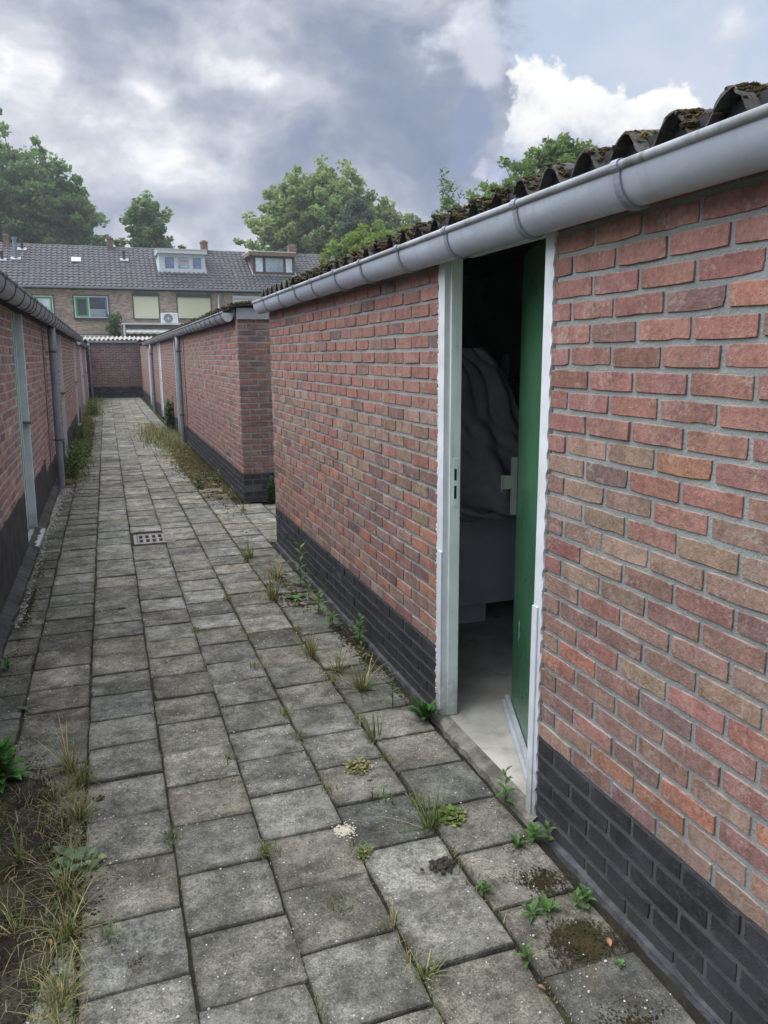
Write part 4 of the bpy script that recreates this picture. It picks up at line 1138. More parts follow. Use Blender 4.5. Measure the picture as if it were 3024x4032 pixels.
def shutter(parent, x0, x1, z0, z1, slat, boxm, fr):
    k = MB(); k.box(x0, x0 + 0.05, HY - 0.03, HY + 0.02, z0, z1 - 0.17); k.box(x1 - 0.05, x1, HY - 0.03, HY + 0.02, z0, z1 - 0.17); k.box(x0 + 0.05, x1 - 0.05, HY - 0.025, HY + 0.02, z0, z0 + 0.04)
    o = k.build('roller_shutter', fr, parent)
    box('curtain', slat, o, x0 + 0.05, x1 - 0.05, HY - 0.015, HY - 0.004, z0 + 0.04, z1 - 0.17)
    box('shutter_box', boxm, o, x0 - 0.01, x1 + 0.01, HY - 0.10, HY + 0.01, z1 - 0.169, z1, 0.006)
    return o
def dormer(parent, x0, x1, z0, z1, panes, wallm, framem, fasciam, topm, glass, fx0, fx1):
    yf = roof_y(z0) - 0.05; yb = roof_y(z1) + 0.2
    k = MB(); a, c = fx0, fx1
    k.add([(a, yf + 0.02, z0 - 0.02), (a, yf + 0.02, z1 - 0.2), (a, yb, z1 - 0.2), (a, yb, z0 - 0.02)], [(0, 1, 2, 3)]); k.add([(c, yf + 0.02, z0 - 0.02), (c, yf + 0.02, z1 - 0.2), (c, yb, z1 - 0.2), (c, yb, z0 - 0.02)], [(3, 2, 1, 0)])
    o = k.build('dormer', wallm, parent)
    box('fascia', fasciam, o, x0, x1, yf - 0.22, yb + 0.3, z1 - 0.24, z1 - 0.03); box('flat_roof', topm, o, x0 - 0.02, x1 + 0.02, yf - 0.25, yb + 0.32, z1 - 0.029, z1 + 0.015)
    m = MB(); zb, zt = panes[0][2], panes[0][3]
    m.box(a, c, yf, yf + 0.06, z0 - 0.02, zb); m.box(a, c, yf, yf + 0.06, zt, z1 - 0.241)
    xs = [a] + [q for p in panes for q in (p[0], p[1])] + [c]
    for i in range(0, len(xs), 2): m.box(xs[i], xs[i + 1], yf, yf + 0.06, zb, zt)
    m.build('frame', framem, o)
    for (p0, p1, q0, q1), gl in zip(panes, glass):
        box('pane', gl, o, p0, p1, yf + 0.025, yf + 0.035, q0, q1)
        s_ = MB(); t = 0.035
        s_.box(p0, p0 + t, yf + 0.008, yf + 0.024, q0, q1); s_.box(p1 - t, p1, yf + 0.008, yf + 0.024, q0, q1); s_.box(p0 + t, p1 - t, yf + 0.008, yf + 0.024, q0, q0 + t); s_.box(p0 + t, p1 - t, yf + 0.008, yf + 0.024, q1 - t, q1); s_.build('sash', framem, o)
    fl = MB(); fl.box(fx0 - 0.08, fx1 + 0.08, yf - 0.12, yf - 0.001, z0 - 0.10, z0 - 0.02); fl.build('flashing', 'lead', o)
    for xx in (fx0 - 0.09, fx1 + 0.001):
        q = MB(); p0_, p1_ = on_roof(xx, 0, 0.055), None
        sA = (z0 - 5.52) / math.sin(SL) - 0.1; sB = (z1 - 0.3 - 5.52) / math.sin(SL)
        q.add([on_roof(xx, sA, 0.06), on_roof(xx + 0.09, sA, 0.06), on_roof(xx + 0.09, sB, 0.06), on_roof(xx, sB, 0.06)], [(0, 1, 2, 3)]); q.build('side_flashing', 'lead', o)
    return o
def chimney(parent, x0, x1, z1, y=51.0, zb=7.6):
    o = box('chimney', 'chimney_brick', parent, x0, x1, y - 0.28, y + 0.28, zb, z1 - 0.06, 0.01)
    box('coping', 'chimney_brick', o, x0 - 0.03, x1 + 0.03, y - 0.31, y + 0.31, z1 - 0.16, z1 - 0.059, 0.015); box('pot', 'chimney_brick', o, x0 + 0.08, x1 - 0.08, y - 0.2, y + 0.2, z1 - 0.058, z1 + 0.02)
    fl = MB(); fl.box(x0 - 0.12, x1 + 0.12, y - 0.36, y - 0.285, 7.80, 7.94); fl.build('flashing', 'lead', o)
bounds = [-10.3, -4.7, 0.95, 6.5, 12.1, 17.7]
hlabels = ['terraced house at the far left with a grey metal flue on its tiled roof', 'terraced house with bright green window frames and a small skylight',
           'terraced house with cream roller shutters and a white dormer', 'terraced house with a brown wooden dormer and a white roller shutter', 'terraced house at the right end, its tiled roof behind the treetops']
houses = []
for hi in range(5):
    x0, x1 = bounds[hi], bounds[hi + 1]
    h = thing('terraced_house', hlabels[hi], 'house', ((x0 + x1) / 2, HY, 0), 'terraced houses behind the sheds'); houses.append(h)
    k = MB(); k.box(x0 + 0.002, x1 - 0.002, HY + 0.052, HY + 0.30, 0, 5.5); k.build('wall', 'house_brick', h)
    box('rear_wall', 'house_brick', h, x0 + 0.002, x1 - 0.002, HY + 8.0, HY + 8.2, 0, 5.5)
    if hi in (0, 4):
        xx = x0 if hi == 0 else x1 - 0.2
        k = MB(); k.add([(xx, HY + 0.31, 0), (xx, HY + 7.99, 0), (xx, HY + 7.99, 5.5), (xx, 50.9, 8.0), (xx, HY + 0.26, 5.5)], [(0, 1, 2, 3, 4)]); k.build('gable', 'house_brick', h)
    k = MB(); a = on_roof(x0, 0, -0.02); c = on_roof(x0, RLEN, -0.02)
    k.add([(x0, a[1], a[2]), (x1, a[1], a[2]), (x1, c[1], c[2]), (x0, c[1], c[2]), (x0, 2 * c[1] - a[1], a[2]), (x1, 2 * c[1] - a[1], a[2])], [(0, 1, 2, 3), (3, 2, 5, 4)])
    rf = k.build('roof', 'window_dark', h)
    nc = 20; tw = (x1 - x0) / nc; td = tile_geo(tw)
    holes = {2: [(3.2, 6.15, 6.5, 7.9)], 3: [(8.72, 11.5, 6.5, 7.95)], 1: [(-1.42, -0.9, 6.97, 7.28)]}.get(hi, [])
    ow = np.array(world_loc(rf))
    for r in range(NROW):
        for c_ in range(nc):
            x = x0 + (c_ + 0.5) * tw; p = on_roof(x, r * TL)
            zc = p[2] + 0.1
            if any(a <= x <= b_ and e <= zc <= g_ for a, b_, e, g_ in holes): continue
            o = link('roof_tile', td, rf); o.matrix_local = Matrix.Translation(Vector(np.array(p) - ow + rnrm * random.uniform(-0.003, 0.004))) @ TROT @ Matrix.Rotation(random.gauss(0, 0.008), 4, 'Z')
            g0 = (0.060 if hi not in (3,) else 0.054) * random.uniform(0.90, 1.12); o.color = (g0 * 0.98, g0 * 1.0, g0 * 1.12, 1)
    ridge = MB(); ridge.tube([(-0.17, 0, 0), (0.18, 0, 0.008)], 0.10, 10); rd = ridge.mesh('ridge_tile', 'roof_tile')
    for r in range(17):
        o = link('ridge_tile', rd, h); x = x0 + (r + 0.5) * (x1 - x0) / 17; c = on_roof(x, RLEN); o.location = np.array([x, c[1] + 0.03, c[2] - 0.015]) - np.array(world_loc(h)); g0 = 0.11 * random.uniform(0.8, 1.2); o.color = (g0, g0, g0 * 1.04, 1)
    k = MB(); a = on_roof(0, 0)
    k.box(x0, x1, a[1] - 0.13, a[1] + 0.02, 5.40, 5.51); k.build('gutter', 'zinc', h, bevel=0.02)
    box('soffit', 'window_dark', h, x0, x1, HY - 0.10, HY + 0.05, 5.34, 5.398)
hz, ha, hb, hc, hd = houses
# green-framed windows
o, (a, c, e, g_) = window(ha, -4.25, -2.41, 3.79, 5.04); mid = (a + c) / 2
sash(o, 'leaf_green_paint', a, mid, e, g_, glass='pale_glass'); sash(o, 'leaf_green_paint', mid, c, e, g_, glass='pale_glass')
o, (a, c, e, g_) = window(ha, -1.44, 0.43, 3.79, 5.06)
sash(o, 'leaf_green_paint', a, a + 0.66, e, g_, t=0.09); box('mullion', 'white_pvc', o, a + 0.661, a + 0.73, HY - 0.006, HY + 0.045, e, g_); pane(o, 'window_glass', a + 0.73, c, e, g_)
box('net_curtain', 'curtain_glass', o, a + 0.74, c - 0.12, HY + 0.012, HY + 0.018, e + 0.02, e + 0.42); box('curtain', 'blue_curtain', o, c - 0.11, c - 0.004, HY + 0.010, HY + 0.018, e + 0.02, g_ - 0.02)
o, (a, c, e, g_) = window(ha, -1.3, 0.9, 1.0, 2.95); pane(o, 'window_glass', a, c, e, g_)
kf = MB(); s0 = (6.98 - 5.52) / math.sin(SL); s1 = (7.27 - 5.52) / math.sin(SL); pc = np.array(on_roof(-1.16, (s0 + s1) / 2, 0.05))
kf.obox(pc, (1, 0, 0), rdir, rnrm, 0.26, (s1 - s0) / 2, 0.05); sk = kf.build('skylight', 'lead', ha); kf = MB(); kf.obox(pc + rnrm * 0.053, (1, 0, 0), rdir, rnrm, 0.22, (s1 - s0) / 2 - 0.06, 0.004); kf.build('pane', 'pale_glass', sk)
kf = MB(); kf.tube([(1.48, 0, 0), (1.48, 0, 0.1)], 0.1)
def vent(parent, x, z0, z1, r, m):
    y = roof_y(z0); k = MB(); k.tube([(x, y, z0 - 0.05), (x, y, z1 - 0.12), (x, y, z1 - 0.119), (x, y, z1)], [r, r, r * 1.35, r * 1.35], 12); o = k.build('vent_pipe', m, parent, smooth=False)
    k = MB(); k.obox((x, y - 0.05, z0 + 0.03), (1, 0, 0), rdir, rnrm, r + 0.16, 0.16, 0.03); k.build('flashing', 'lead', o)
vent(hb, 1.48, 7.25, 7.78, 0.075, 'black_plastic'); vent(ha, -4.30, 7.10, 8.28, 0.10, 'flue_grey'); vent(hz, -4.85 + 0.75 - 0.9, 7.0, 7.5, 0.08, 'black_plastic')
vent(ha, -4.02, 7.75, 8.40, 0.085, 'black_plastic')
chimney(hz, -5.0, -4.72, 8.66); chimney(ha, 0.62, 0.948, 8.72); chimney(hb, 6.10, 6.498, 8.72); chimney(hc, 11.62, 12.098, 8.70)
shutter(hb, 1.69, 3.14, 3.79, 5.22, 'cream_slats', 'shutter_green', 'window_dark'); shutter(hb, 4.10, 6.06, 3.82, 5.20, 'cream_slats', 'shutter_green', 'window_dark'); shutter(hc, 7.30, 9.0, 3.8, 5.17, 'white_slats', 'white_pvc', 'white_pvc')
shutter(hz, -9.0, -7.2, 3.8, 5.2, 'white_slats', 'white_pvc', 'white_pvc')
k = MB(); k.tube([(6.47, HY - 0.06, 2.5), (6.47, HY - 0.06, 5.17)], 0.045, 12); k.build('pipe', 'white_pvc', hb, smooth=True)
k = MB(); k.tube([(6.75, HY - 0.07, 0), (6.75, HY - 0.07, 5.42)], 0.045, 12); k.build('downpipe', 'zinc', hc, smooth=True)
pn = [(3.66, 4.24, 6.72, 7.43), (4.39, 5.10, 6.72, 7.43), (5.26, 5.80, 6.72, 7.43)]
dm = dormer(hb, 3.25, 6.10, 6.56, 7.83, pn, 'white_pvc', 'white_pvc', 'white_pvc', 'white_pvc', ['blue_glass', 'curtain_glass', 'blue_glass'], 3.36, 6.0)
yf = roof_y(6.56) - 0.05
box('pink_sticker', 'pink_print', dm, 4.56, 4.96, yf + 0.021, yf + 0.0245, 7.14, 7.24); box('white_sticker', 'white_print', dm, 4.60, 4.96, yf + 0.021, yf + 0.0245, 6.88, 6.915)
pn = [(8.97, 9.48, 6.69, 7.56), (9.58, 10.74, 6.69, 7.56), (10.83, 11.30, 6.69, 7.56)]
dm2 = dormer(hc, 8.58, 11.45, 6.57, 7.88, pn, 'brown_wood', 'brown_wood', 'tan_wood', 'ac_white', ['pale_glass', 'curtain_glass', 'pale_glass'], 8.84, 11.42)

# patio cover in front of the house with shutters, outdoor unit on it
ext = thing('patio_cover', 'white edged patio cover with a grey awning beneath it', 'patio cover', (2.6, 45.0, 0))
box('edge_beam', 'white_pvc', ext, 0.94, 4.3, 43.9, 44.0, 3.37, 3.45); box('roof_deck', 'lead', ext, 0.94, 4.3, 44.001, 46.95, 3.37, 3.44); box('post', 'white_pvc', ext, 1.02, 1.12, 43.92, 44.0, 0, 3.368); box('post', 'white_pvc', ext, 4.16, 4.26, 43.92, 44.0, 0, 3.368)
box('side_panel', 'brown_beam', ext, 0.94, 1.0, 44.0, 46.95, 0, 3.369); box('cross_beam', 'brown_beam', ext, 1.12, 4.16, 44.05, 44.15, 3.22, 3.369)
M = MB(); v = []
for i in range(31):
    x = 1.16 + i * 0.1
    v += [(x, 44.2, 3.20 + 0.01 * math.sin(i)), (x, 43.75, 2.98 + 0.012 * math.sin(i * 1.7)), (x, 43.745, 2.90 + 0.03 * math.sin(i * 1.9))]
M.add(v, [(3 * i + r, 3 * i + 3 + r, 3 * i + 4 + r, 3 * i + 1 + r) for i in range(30) for r in range(2)]); M.build('awning', 'awning', ext)
ac = thing('air_conditioner', 'white outdoor air conditioning unit standing on the patio cover', 'air conditioner', (3.5, 45.0, 3.45))
body = box('housing', 'ac_white', ac, 3.05, 3.94, 44.85, 45.2, 3.47, 4.03, 0.02)
k = MB(); k.box(3.12, 3.2, 44.9, 45.15, 3.441, 3.47); k.box(3.78, 3.86, 44.9, 45.15, 3.441, 3.47); k.build('feet', 'ac_grey', ac)
k = MB()
cx, cz = 3.42, 3.745
for r0, r1 in ((0.055, 0.24),):
    n = 28; v = [(cx + r * math.cos(2 * PI * i / n), 44.845, cz + r * math.sin(2 * PI * i / n)) for r in (r0, r1) for i in range(n)]
    k.add(v, [(i, (i + 1) % n, n + (i + 1) % n, n + i) for i in range(n)])
fan = k.build('fan_grille', 'ac_grey', ac)
k = MB()
for r in (0.09, 0.13, 0.17, 0.21, 0.245):
    pts = [(cx + r * math.cos(2 * PI * i / 28), 44.838, cz + r * math.sin(2 * PI * i / 28)) for i in range(29)]; k.tube(pts, 0.004, 5, caps=False)
k.build('guard_rings', 'ac_grey', ac, kind='stuff')
k = MB(); k.tube([(cx, 44.846, cz), (cx, 44.83, cz)], 0.052, 16); k.build('hub', 'ac_white', ac)
box('badge', 'ac_grey', ac, 3.74, 3.84, 44.846, 44.8495, 3.93, 3.955)

# ------------------------------------------------------------------ trees
def leaves_cloud(centers, radii, per, size, base, var=0.22, flat=0.8, hang=0.0, aspect=1.6):
    n = len(centers) * per
    c = np.repeat(np.array(centers), per, 0); r = np.repeat(np.array(radii), per)
    d = RNG.normal(size=(n, 3)); d /= np.linalg.norm(d, axis=1)[:, None]
    rad = RNG.random(n) ** 0.45
    p = c + d * (r * rad)[:, None] * np.array([1, 1, flat])
    u = RNG.normal(size=(n, 3)); u[:, 2] *= 0.7; u /= np.linalg.norm(u, axis=1)[:, None]
    w_ = np.cross(u, RNG.normal(size=(n, 3))); w_ /= np.linalg.norm(w_, axis=1)[:, None]
    s_ = size * RNG.uniform(0.55, 1.25, n)
    a = u * (s_ * aspect / 2)[:, None]; b_ = w_ * (s_ / 2)[:, None]
    v = np.stack([p - a, p + b_ * 0.9 - a * 0.1, p + a, p - b_ * 0.9 - a * 0.1], 1)
    ct = np.repeat(RNG.uniform(1 - var, 1 + var, (len(centers), 1)), per, 0) * RNG.uniform(0.75, 1.25, (n, 1))
    t = np.array(base)[None, :] * ct * np.stack([RNG.uniform(0.85, 1.2, n), np.ones(n), RNG.uniform(0.8, 1.1, n)], 1)
    return v, t
def tree(label, x, y, h, crown_z, rx, rz, nclump, per, size, base, ry=None, shape='round', trunk=0.3, clump=0.9, name='tree', cat='tree', group='trees behind the roofs', hole=0.0, var=0.22, lobes=None):
    t = thing(name, label, cat, (x, y, 0), group)
    ry = ry or rx
    cs, rs = [], []
    lob = lobes or [(0, 0, 0, 1.0)]
    k = 0
    rg = np.random.default_rng(random.randrange(1 << 30)); fq = rg.uniform(0.9, 1.5, (3, 3)); ph = rg.uniform(0, 6.28, (3, 3))
    def gap(q):
        return sum(math.sin(q[0] * fq[i, 0] * 1.5 / clump + ph[i, 0]) * math.sin(q[1] * fq[i, 1] * 1.5 / clump + ph[i, 1]) * math.sin(q[2] * fq[i, 2] * 1.7 / clump + ph[i, 2]) for i in range(3))
    wsum = [l[3] ** 2.2 for l in lob]
    while len(cs) < nclump and k < nclump * 30:
        k += 1
        lx, ly, lz, ls = random.choices(lob, wsum)[0]
        d = rg.normal(size=3); d /= np.linalg.norm(d)
        p = d * (0.20 + 0.80 * random.random() ** 0.6)
        p = p * (1 + 0.10 * math.sin(5 * math.atan2(d[2], d[0]) + ph[0, 0]) + 0.07 * math.sin(11 * math.atan2(d[2], d[0]) + ph[1, 0]))
        if shape == 'cone':
            hh = random.random() ** 1.4; rr = (1 - hh) * random.uniform(0.3, 1.0) ** 0.5; th_ = random.uniform(0, 2 * PI)
            p = np.array([rr * math.cos(th_), rr * math.sin(th_), -1 + 2 * hh])
        q = (x + (lx + p[0] * ls) * rx, y + (ly + p[1] * ls) * ry, crown_z + (lz + p[2] * ls) * rz)
        if q[2] < crown_z - rz * 1.02: continue
        if shape != 'cone' and gap(q) < -0.30: continue
        cs.append(q); rs.append(clump * random.uniform(0.5, 1.15))
    M = MB(); top = crown_z + rz * 0.3
    M.tube([(x, y, 0), (x + 0.02 * h, y, h * 0.25), (x - 0.01 * h, y, h * 0.5), (x, y, top)], [trunk, trunk * 0.8, trunk * 0.5, trunk * 0.15], 10)
    tr = M.build('trunk', 'bark', t, smooth=True)
    B = MB()
    for q in cs[::max(1, len(cs) // 34)]:
        z0 = random.uniform(0.35, 0.85) * min(q[2], top); m_ = ((x + q[0]) / 2 + random.uniform(-.3, .3), (y + q[1]) / 2, (z0 + q[2]) / 2 + 0.2)
        B.tube([(x, y, z0), m_, q], [trunk * 0.28, trunk * 0.16, trunk * 0.05], 6)
    B.build('limbs', 'bark', t, kind='stuff', smooth=True)
    v, tt = leaves_cloud(cs, rs, per, size, base, var)
    polys('crown', v, tt, 'leaf', t)
    return t
G1, G2, G3, G4 = (0.058, 0.105, 0.046), (0.105, 0.168, 0.075), (0.10, 0.155, 0.045), (0.08, 0.13, 0.06)
tree('tall broad dark green tree behind the houses at the far left', -4.9, 74, 21.5, 13.0, 7.0, 7.3, 1300, 52, 0.28, (0.118, 0.200, 0.098), ry=5.0, trunk=0.5, clump=0.75, lobes=[(-0.25, 0, 0.15, 0.85), (0.15, 0, -0.25, 0.75), (-0.6, 0, -0.1, 0.7), (0.36, 0, -0.5, 0.5), (0.3, 0, -0.1, 0.5), (0.28, 0, 0.25, 0.4)])
tree('smaller loose green tree between the two left chimneys', 3.9, 69, 14.8, 10.3, 3.0, 4.4, 470, 50, 0.23, (0.122, 0.205, 0.102), trunk=0.25, clump=0.5, lobes=[(0, 0, -0.2, 0.8), (0.02, 0, 0.35, 0.6), (0.5, 0, -0.15, 0.45), (-0.55, 0, -0.5, 0.45), (0.3, 0, -0.5, 0.6)])
tree('big rounded light green tree behind the middle houses', 17.3, 64, 17.2, 10.2, 6.0, 6.6, 1900, 52, 0.24, (0.195, 0.275, 0.140), ry=5.0, trunk=0.45, clump=0.62, lobes=[(0, 0, 0.05, 0.92), (-0.35, 0, -0.2, 0.75), (0.4, 0, -0.2, 0.75), (0.85, 0, -0.35, 0.5), (0.98, 0, 0.22, 0.38), (1.3, 0, 0.2, 0.28), (0.3, 0, 0.42, 0.56), (-0.28, 0, 0.36, 0.55), (-0.85, 0, -0.58, 0.40)])
tree('dark blue green conifer in front of the rounded tree', 18.2, 57, 13.4, 10.9, 1.75, 2.6, 360, 44, 0.17, (0.070, 0.115, 0.098), trunk=0.2, clump=0.4, lobes=[(0, 0, -0.2, 0.85), (0.1, 0, 0.35, 0.55)], name='conifer')
tree('bright green bushy tree rising behind the shed roofs', 11.6, 34, 7.4, 5.5, 2.6, 2.1, 520, 50, 0.14, (0.145, 0.22, 0.055), trunk=0.16, clump=0.34, lobes=[(-0.1, 0, 0.0, 0.8), (0.45, 0, 0.15, 0.65), (-0.55, 0, -0.4, 0.55)])
tree('thin young tree with sparse twigs beside the big gutter', 9.0, 20, 6.7, 5.5, 0.66, 1.4, 70, 18, 0.065, (0.10, 0.165, 0.09), trunk=0.03, clump=0.17, lobes=[(0, 0, -0.3, 0.7), (0, 0, 0.3, 0.5)])
tree('light green leafy tree above the nearest shed roof', 16.5, 28, 10.0, 7.6, 2.9, 2.5, 560, 46, 0.13, (0.115, 0.19, 0.078), trunk=0.16, clump=0.36, lobes=[(0, 0, -0.1, 0.8), (0.28, 0, 0.38, 0.55), (-0.75, 0, -0.35, 0.45), (0.85, 0, -0.1, 0.3)])
# low greenery along the foot of the houses' roofs is hidden; climber beside the patio cover
iv = thing('ivy', 'dense green ivy climbing a post beside the patio cover', 'ivy', (0.6, 46.3, 0))
cs = [(random.uniform(0.32, 0.92), 46.2 + random.uniform(-0.2, 0.25), z) for z in np.linspace(0.5, 3.95, 60)]
v, tt = leaves_cloud(cs, [0.24] * 60, 45, 0.085, (0.055, 0.125, 0.035), 0.25); polys('foliage', v, tt, 'leaf', iv)
k = MB(); k.tube([(0.6, 46.3, 0), (0.6, 46.3, 3.8)], 0.05, 8); k.build('stem', 'bark', iv)

# ------------------------------------------------------------------ small plants
def blade(V, T, base, az, lean, L, wdt, tint, seg=3, droop=0.6):
    p = np.array(base, float); d = np.array([math.cos(az), math.sin(az), 0]); s_ = np.array([-math.sin(az), math.cos(az), 0])
    pts = []
    for i in range(seg + 1):
        t = i / seg; ang = lean + droop * t * t
        pts.append((p.copy(), wdt * (1 - t) ** 0.7 + 0.0002)); p = p + (d * math.sin(ang) + np.array([0, 0, 1]) * math.cos(ang)) * L / seg
    for i in range(seg):
        (a, wa), (c, wc) = pts[i], pts[i + 1]
        V.append([a - s_ * wa, a + s_ * wa, c + s_ * wc, c - s_ * wc]); T.append(np.array(tint) * (0.75 + 0.4 * i / seg))
def leaf(V, T, base, az, pitch, L, W, tint, curl=0.5):
    """Pointed leaf of four quads about its midrib."""
    p = np.array(base, float); d = np.array([math.cos(az), math.sin(az), 0]); s_ = np.array([-math.sin(az), math.cos(az), 0])
    ws = [0.12, 0.85, 1.0, 0.55, 0.03]; pts = []
    for i in range(5):
        t = i / 4; ang = pitch - curl * t
        pts.append((p.copy(), W / 2 * ws[i])); p = p + (d * math.cos(ang) + np.array([0, 0, 1]) * math.sin(ang)) * L / 4
    for i in range(4):
        (a, wa), (c, wc) = pts[i], pts[i + 1]; upw = np.array([0, 0, 0.25])
        V.append([a, a + s_ * wa + upw * wa, c + s_ * wc + upw * wc, c]); V.append([a - s_ * wa + upw * wa, a, c, c - s_ * wc + upw * wc])
        q = np.array(tint) * random.uniform(0.85, 1.15); T.append(q); T.append(q * 0.93)
GRASS, DRY, WEED, YEL = (0.125, 0.175, 0.060), (0.33, 0.28, 0.14), (0.090, 0.180, 0.055), (0.17, 0.19, 0.045)
def v_tuft(n, L, spread, dry=0.3, wdt=0.0022, rad=0.02):
    V, T = [], []
    for _ in range(int(n * 1.25)):
        a = random.uniform(0, 2 * PI); r = rad * 1.3 * random.random()
        c = DRY if random.random() < dry else GRASS
        blade(V, T, (r * math.cos(a), r * math.sin(a), 0), a + random.gauss(0, 0.5), abs(random.gauss(0.45, spread + 0.15)), L * random.uniform(0.25, 1.05), wdt * random.uniform(0.55, 1.15), jit(c, 0.25), 4, random.uniform(0.4, 1.4))
    return V, T
def v_rosette(n, L, W, tint, pitch=0.7, stems=0):
    V, T = [], []
    for i in range(n):
        a = 2.4 * i + random.gauss(0, 0.2)
        leaf(V, T, (0.004 * math.cos(a), 0.004 * math.sin(a), 0), a, pitch * random.uniform(0.5, 1.5), L * random.uniform(0.6, 1.1), W * random.uniform(0.8, 1.1), jit(tint, 0.18), random.uniform(0.5, 1.1))
    return V, T
def v_upright(h, nw, L, W, tint, bush=1, sp=0.018):
    V, T = [], []
    for s_ in range(bush):
        ox, oy = random.gauss(0, sp * (bush > 1)), random.gauss(0, sp * (bush > 1)); hh = h * random.uniform(0.6, 1.0) if bush > 1 else h
        lx, ly = random.gauss(0, 0.12), random.gauss(0, 0.12)
        for q in (0, PI / 2): blade(V, T, (ox, oy, 0), q, 0.05, hh, 0.0022, (0.10, 0.14, 0.05), 3, 0.05)
        for i in range(nw):
            t = (i + 0.8) / nw; a = 2.4 * i + s_
            leaf(V, T, (ox + lx * hh * t * 0.2, oy + ly * hh * t * 0.2, hh * t), a, 0.35 + 0.5 * t, L * (1.05 - 0.45 * t) * random.uniform(0.8, 1.1), W * (1.0 - 0.35 * t), jit(tint, 0.15), 0.7)
    return V, T
def v_creep(n, r, tint, L=0.018, W=0.014, dry=0.2):
    V, T = [], []
    for _ in range(n):
        a = random.uniform(0, 2 * PI); q = r * random.random() ** 0.6
        leaf(V, T, (q * math.cos(a), q * math.sin(a), random.uniform(0, 0.02) * (1.3 - q / r)), random.uniform(0, 2 * PI), random.uniform(0.0, 0.9), L * random.uniform(0.6, 1.2), W, jit(DRY if random.random() < dry else tint, 0.2), 0.4)
    return V, T
def plant(name, label, cat, x, y, geo, z=0.0, sc=1.0, grp='weeds growing in the paving'):
    V, T = geo
    o = polys(name, np.array(V) * sc, np.array(T), 'blade')
    o.location = (x, y, z); o.rotation_euler.z = random.uniform(0, 2 * PI)
    return tag(o, label, cat, grp)
random.seed(21)
plant('dandelion', 'big dark green dandelion clump against the left door post', 'weed', 1.265, 3.03, v_rosette(30, 0.13, 0.034, (0.045, 0.125, 0.035), 1.1), sc=0.95)
plant('weed', 'tall leafy weed growing from the concrete threshold', 'weed', 1.29, 2.31, v_upright(0.125, 12, 0.06, 0.02, WEED, 1))
plant('weed', 'bright green weed at the foot of the right door jamb', 'weed', 1.285, 2.045, v_upright(0.085, 8, 0.042, 0.02, (0.085, 0.175, 0.045), 3))
plant('weed', 'low narrow leafed weed just left of the jamb weed', 'weed', 1.205, 2.06, v_rosette(9, 0.05, 0.014, (0.075, 0.15, 0.04), 0.9))
plant('stonecrop', 'round leafed yellow green weed behind a grass tuft near the threshold', 'weed', 1.06, 2.29, v_creep(110, 0.055, (0.13, 0.19, 0.045), 0.02, 0.02, 0.15))
plant('grass_tuft', 'long bladed grass tuft in front of the yellow green weed', 'grass tuft', 0.965, 2.25, v_tuft(34, 0.19, 0.55, 0.15), sc=1.3)
plant('stonecrop', 'flat patch of yellow and green creeping weed in mid paving', 'weed', 0.85, 2.73, v_creep(150, 0.06, (0.12, 0.17, 0.04), 0.016, 0.012, 0.5))
plant('weed', 'small weed with a dark red stem in a joint between pavers', 'weed', 0.83, 2.50, v_upright(0.045, 6, 0.02, 0.008, (0.16, 0.035, 0.03), 1))
plant('weed', 'little upright seedlings beside the red stemmed weed', 'weed', 0.885, 2.485, v_upright(0.04, 6, 0.018, 0.008, WEED, 5))
plant('weed', 'small leafy weed on a paver joint below the dark dropping', 'weed', 0.97, 1.89, v_upright(0.04, 7, 0.03, 0.012, WEED, 3))
plant('weed', 'pair of low leafy weeds by the near black plinth, the left one', 'weed', 1.085, 1.76, v_rosette(13, 0.05, 0.013, WEED, 0.8))
plant('weed', 'pair of low leafy weeds by the near black plinth, the right one', 'weed', 1.135, 1.755, v_rosette(14, 0.052, 0.014, (0.08, 0.16, 0.045), 0.8))
plant('weed', 'weed with reddish dry stalks touching the near plinth', 'weed', 1.225, 1.74, v_upright(0.05, 8, 0.042, 0.016, WEED, 3))
plant('weed', 'small leafy weed at the corner of the brown mossy paver', 'weed', 0.975, 1.60, v_upright(0.045, 12, 0.036, 0.014, (0.08, 0.165, 0.045), 1))
plant('weed', 'tiny two leafed seedling near the bottom right corner', 'weed', 1.21, 1.50, v_rosette(6, 0.022, 0.012, WEED, 0.8))
plant('grass_tuft', 'short grass tuft on the joint below the pale crumb patch', 'grass tuft', 0.675, 1.85, v_tuft(24, 0.065, 0.6, 0.35))
plant('grass_tuft', 'thin dry grass tuft nearest the bottom edge of the paving', 'grass tuft', 0.69, 1.65, v_tuft(26, 0.085, 0.6, 0.45))
plant('weed', 'little grass and clover weed on the joint beside the crumb patch', 'weed', 0.70, 2.20, v_creep(34, 0.03, WEED, 0.018, 0.01, 0.3))
plant('grass_tuft', 'large grass tuft with a straw coloured heart near the plinth', 'grass tuft', 1.09, 3.43, v_tuft(60, 0.17, 0.55, 0.45), sc=1.3)
plant('weed', 'single upright weed between the straw tuft and the door post', 'weed', 1.17, 3.2, v_upright(0.15, 12, 0.045, 0.014, (0.095, 0.15, 0.055), 1), sc=1.3)
plant('weed', 'tallest leafy weed along the plinth, beside the far bricks', 'weed', 1.22, 5.27, v_upright(0.25, 18, 0.075, 0.024, (0.095, 0.175, 0.05), 1), sc=1.3)
plant('grass_tuft', 'wide arching grass tuft left of the tallest weed', 'grass tuft', 0.97, 5.05, v_tuft(46, 0.24, 0.6, 0.25, 0.003), sc=1.3)
plant('weed', 'light green weed just in front of the wide grass tuft', 'weed', 1.19, 4.66, v_upright(0.11, 8, 0.06, 0.02, (0.11, 0.19, 0.055), 2), sc=1.3)
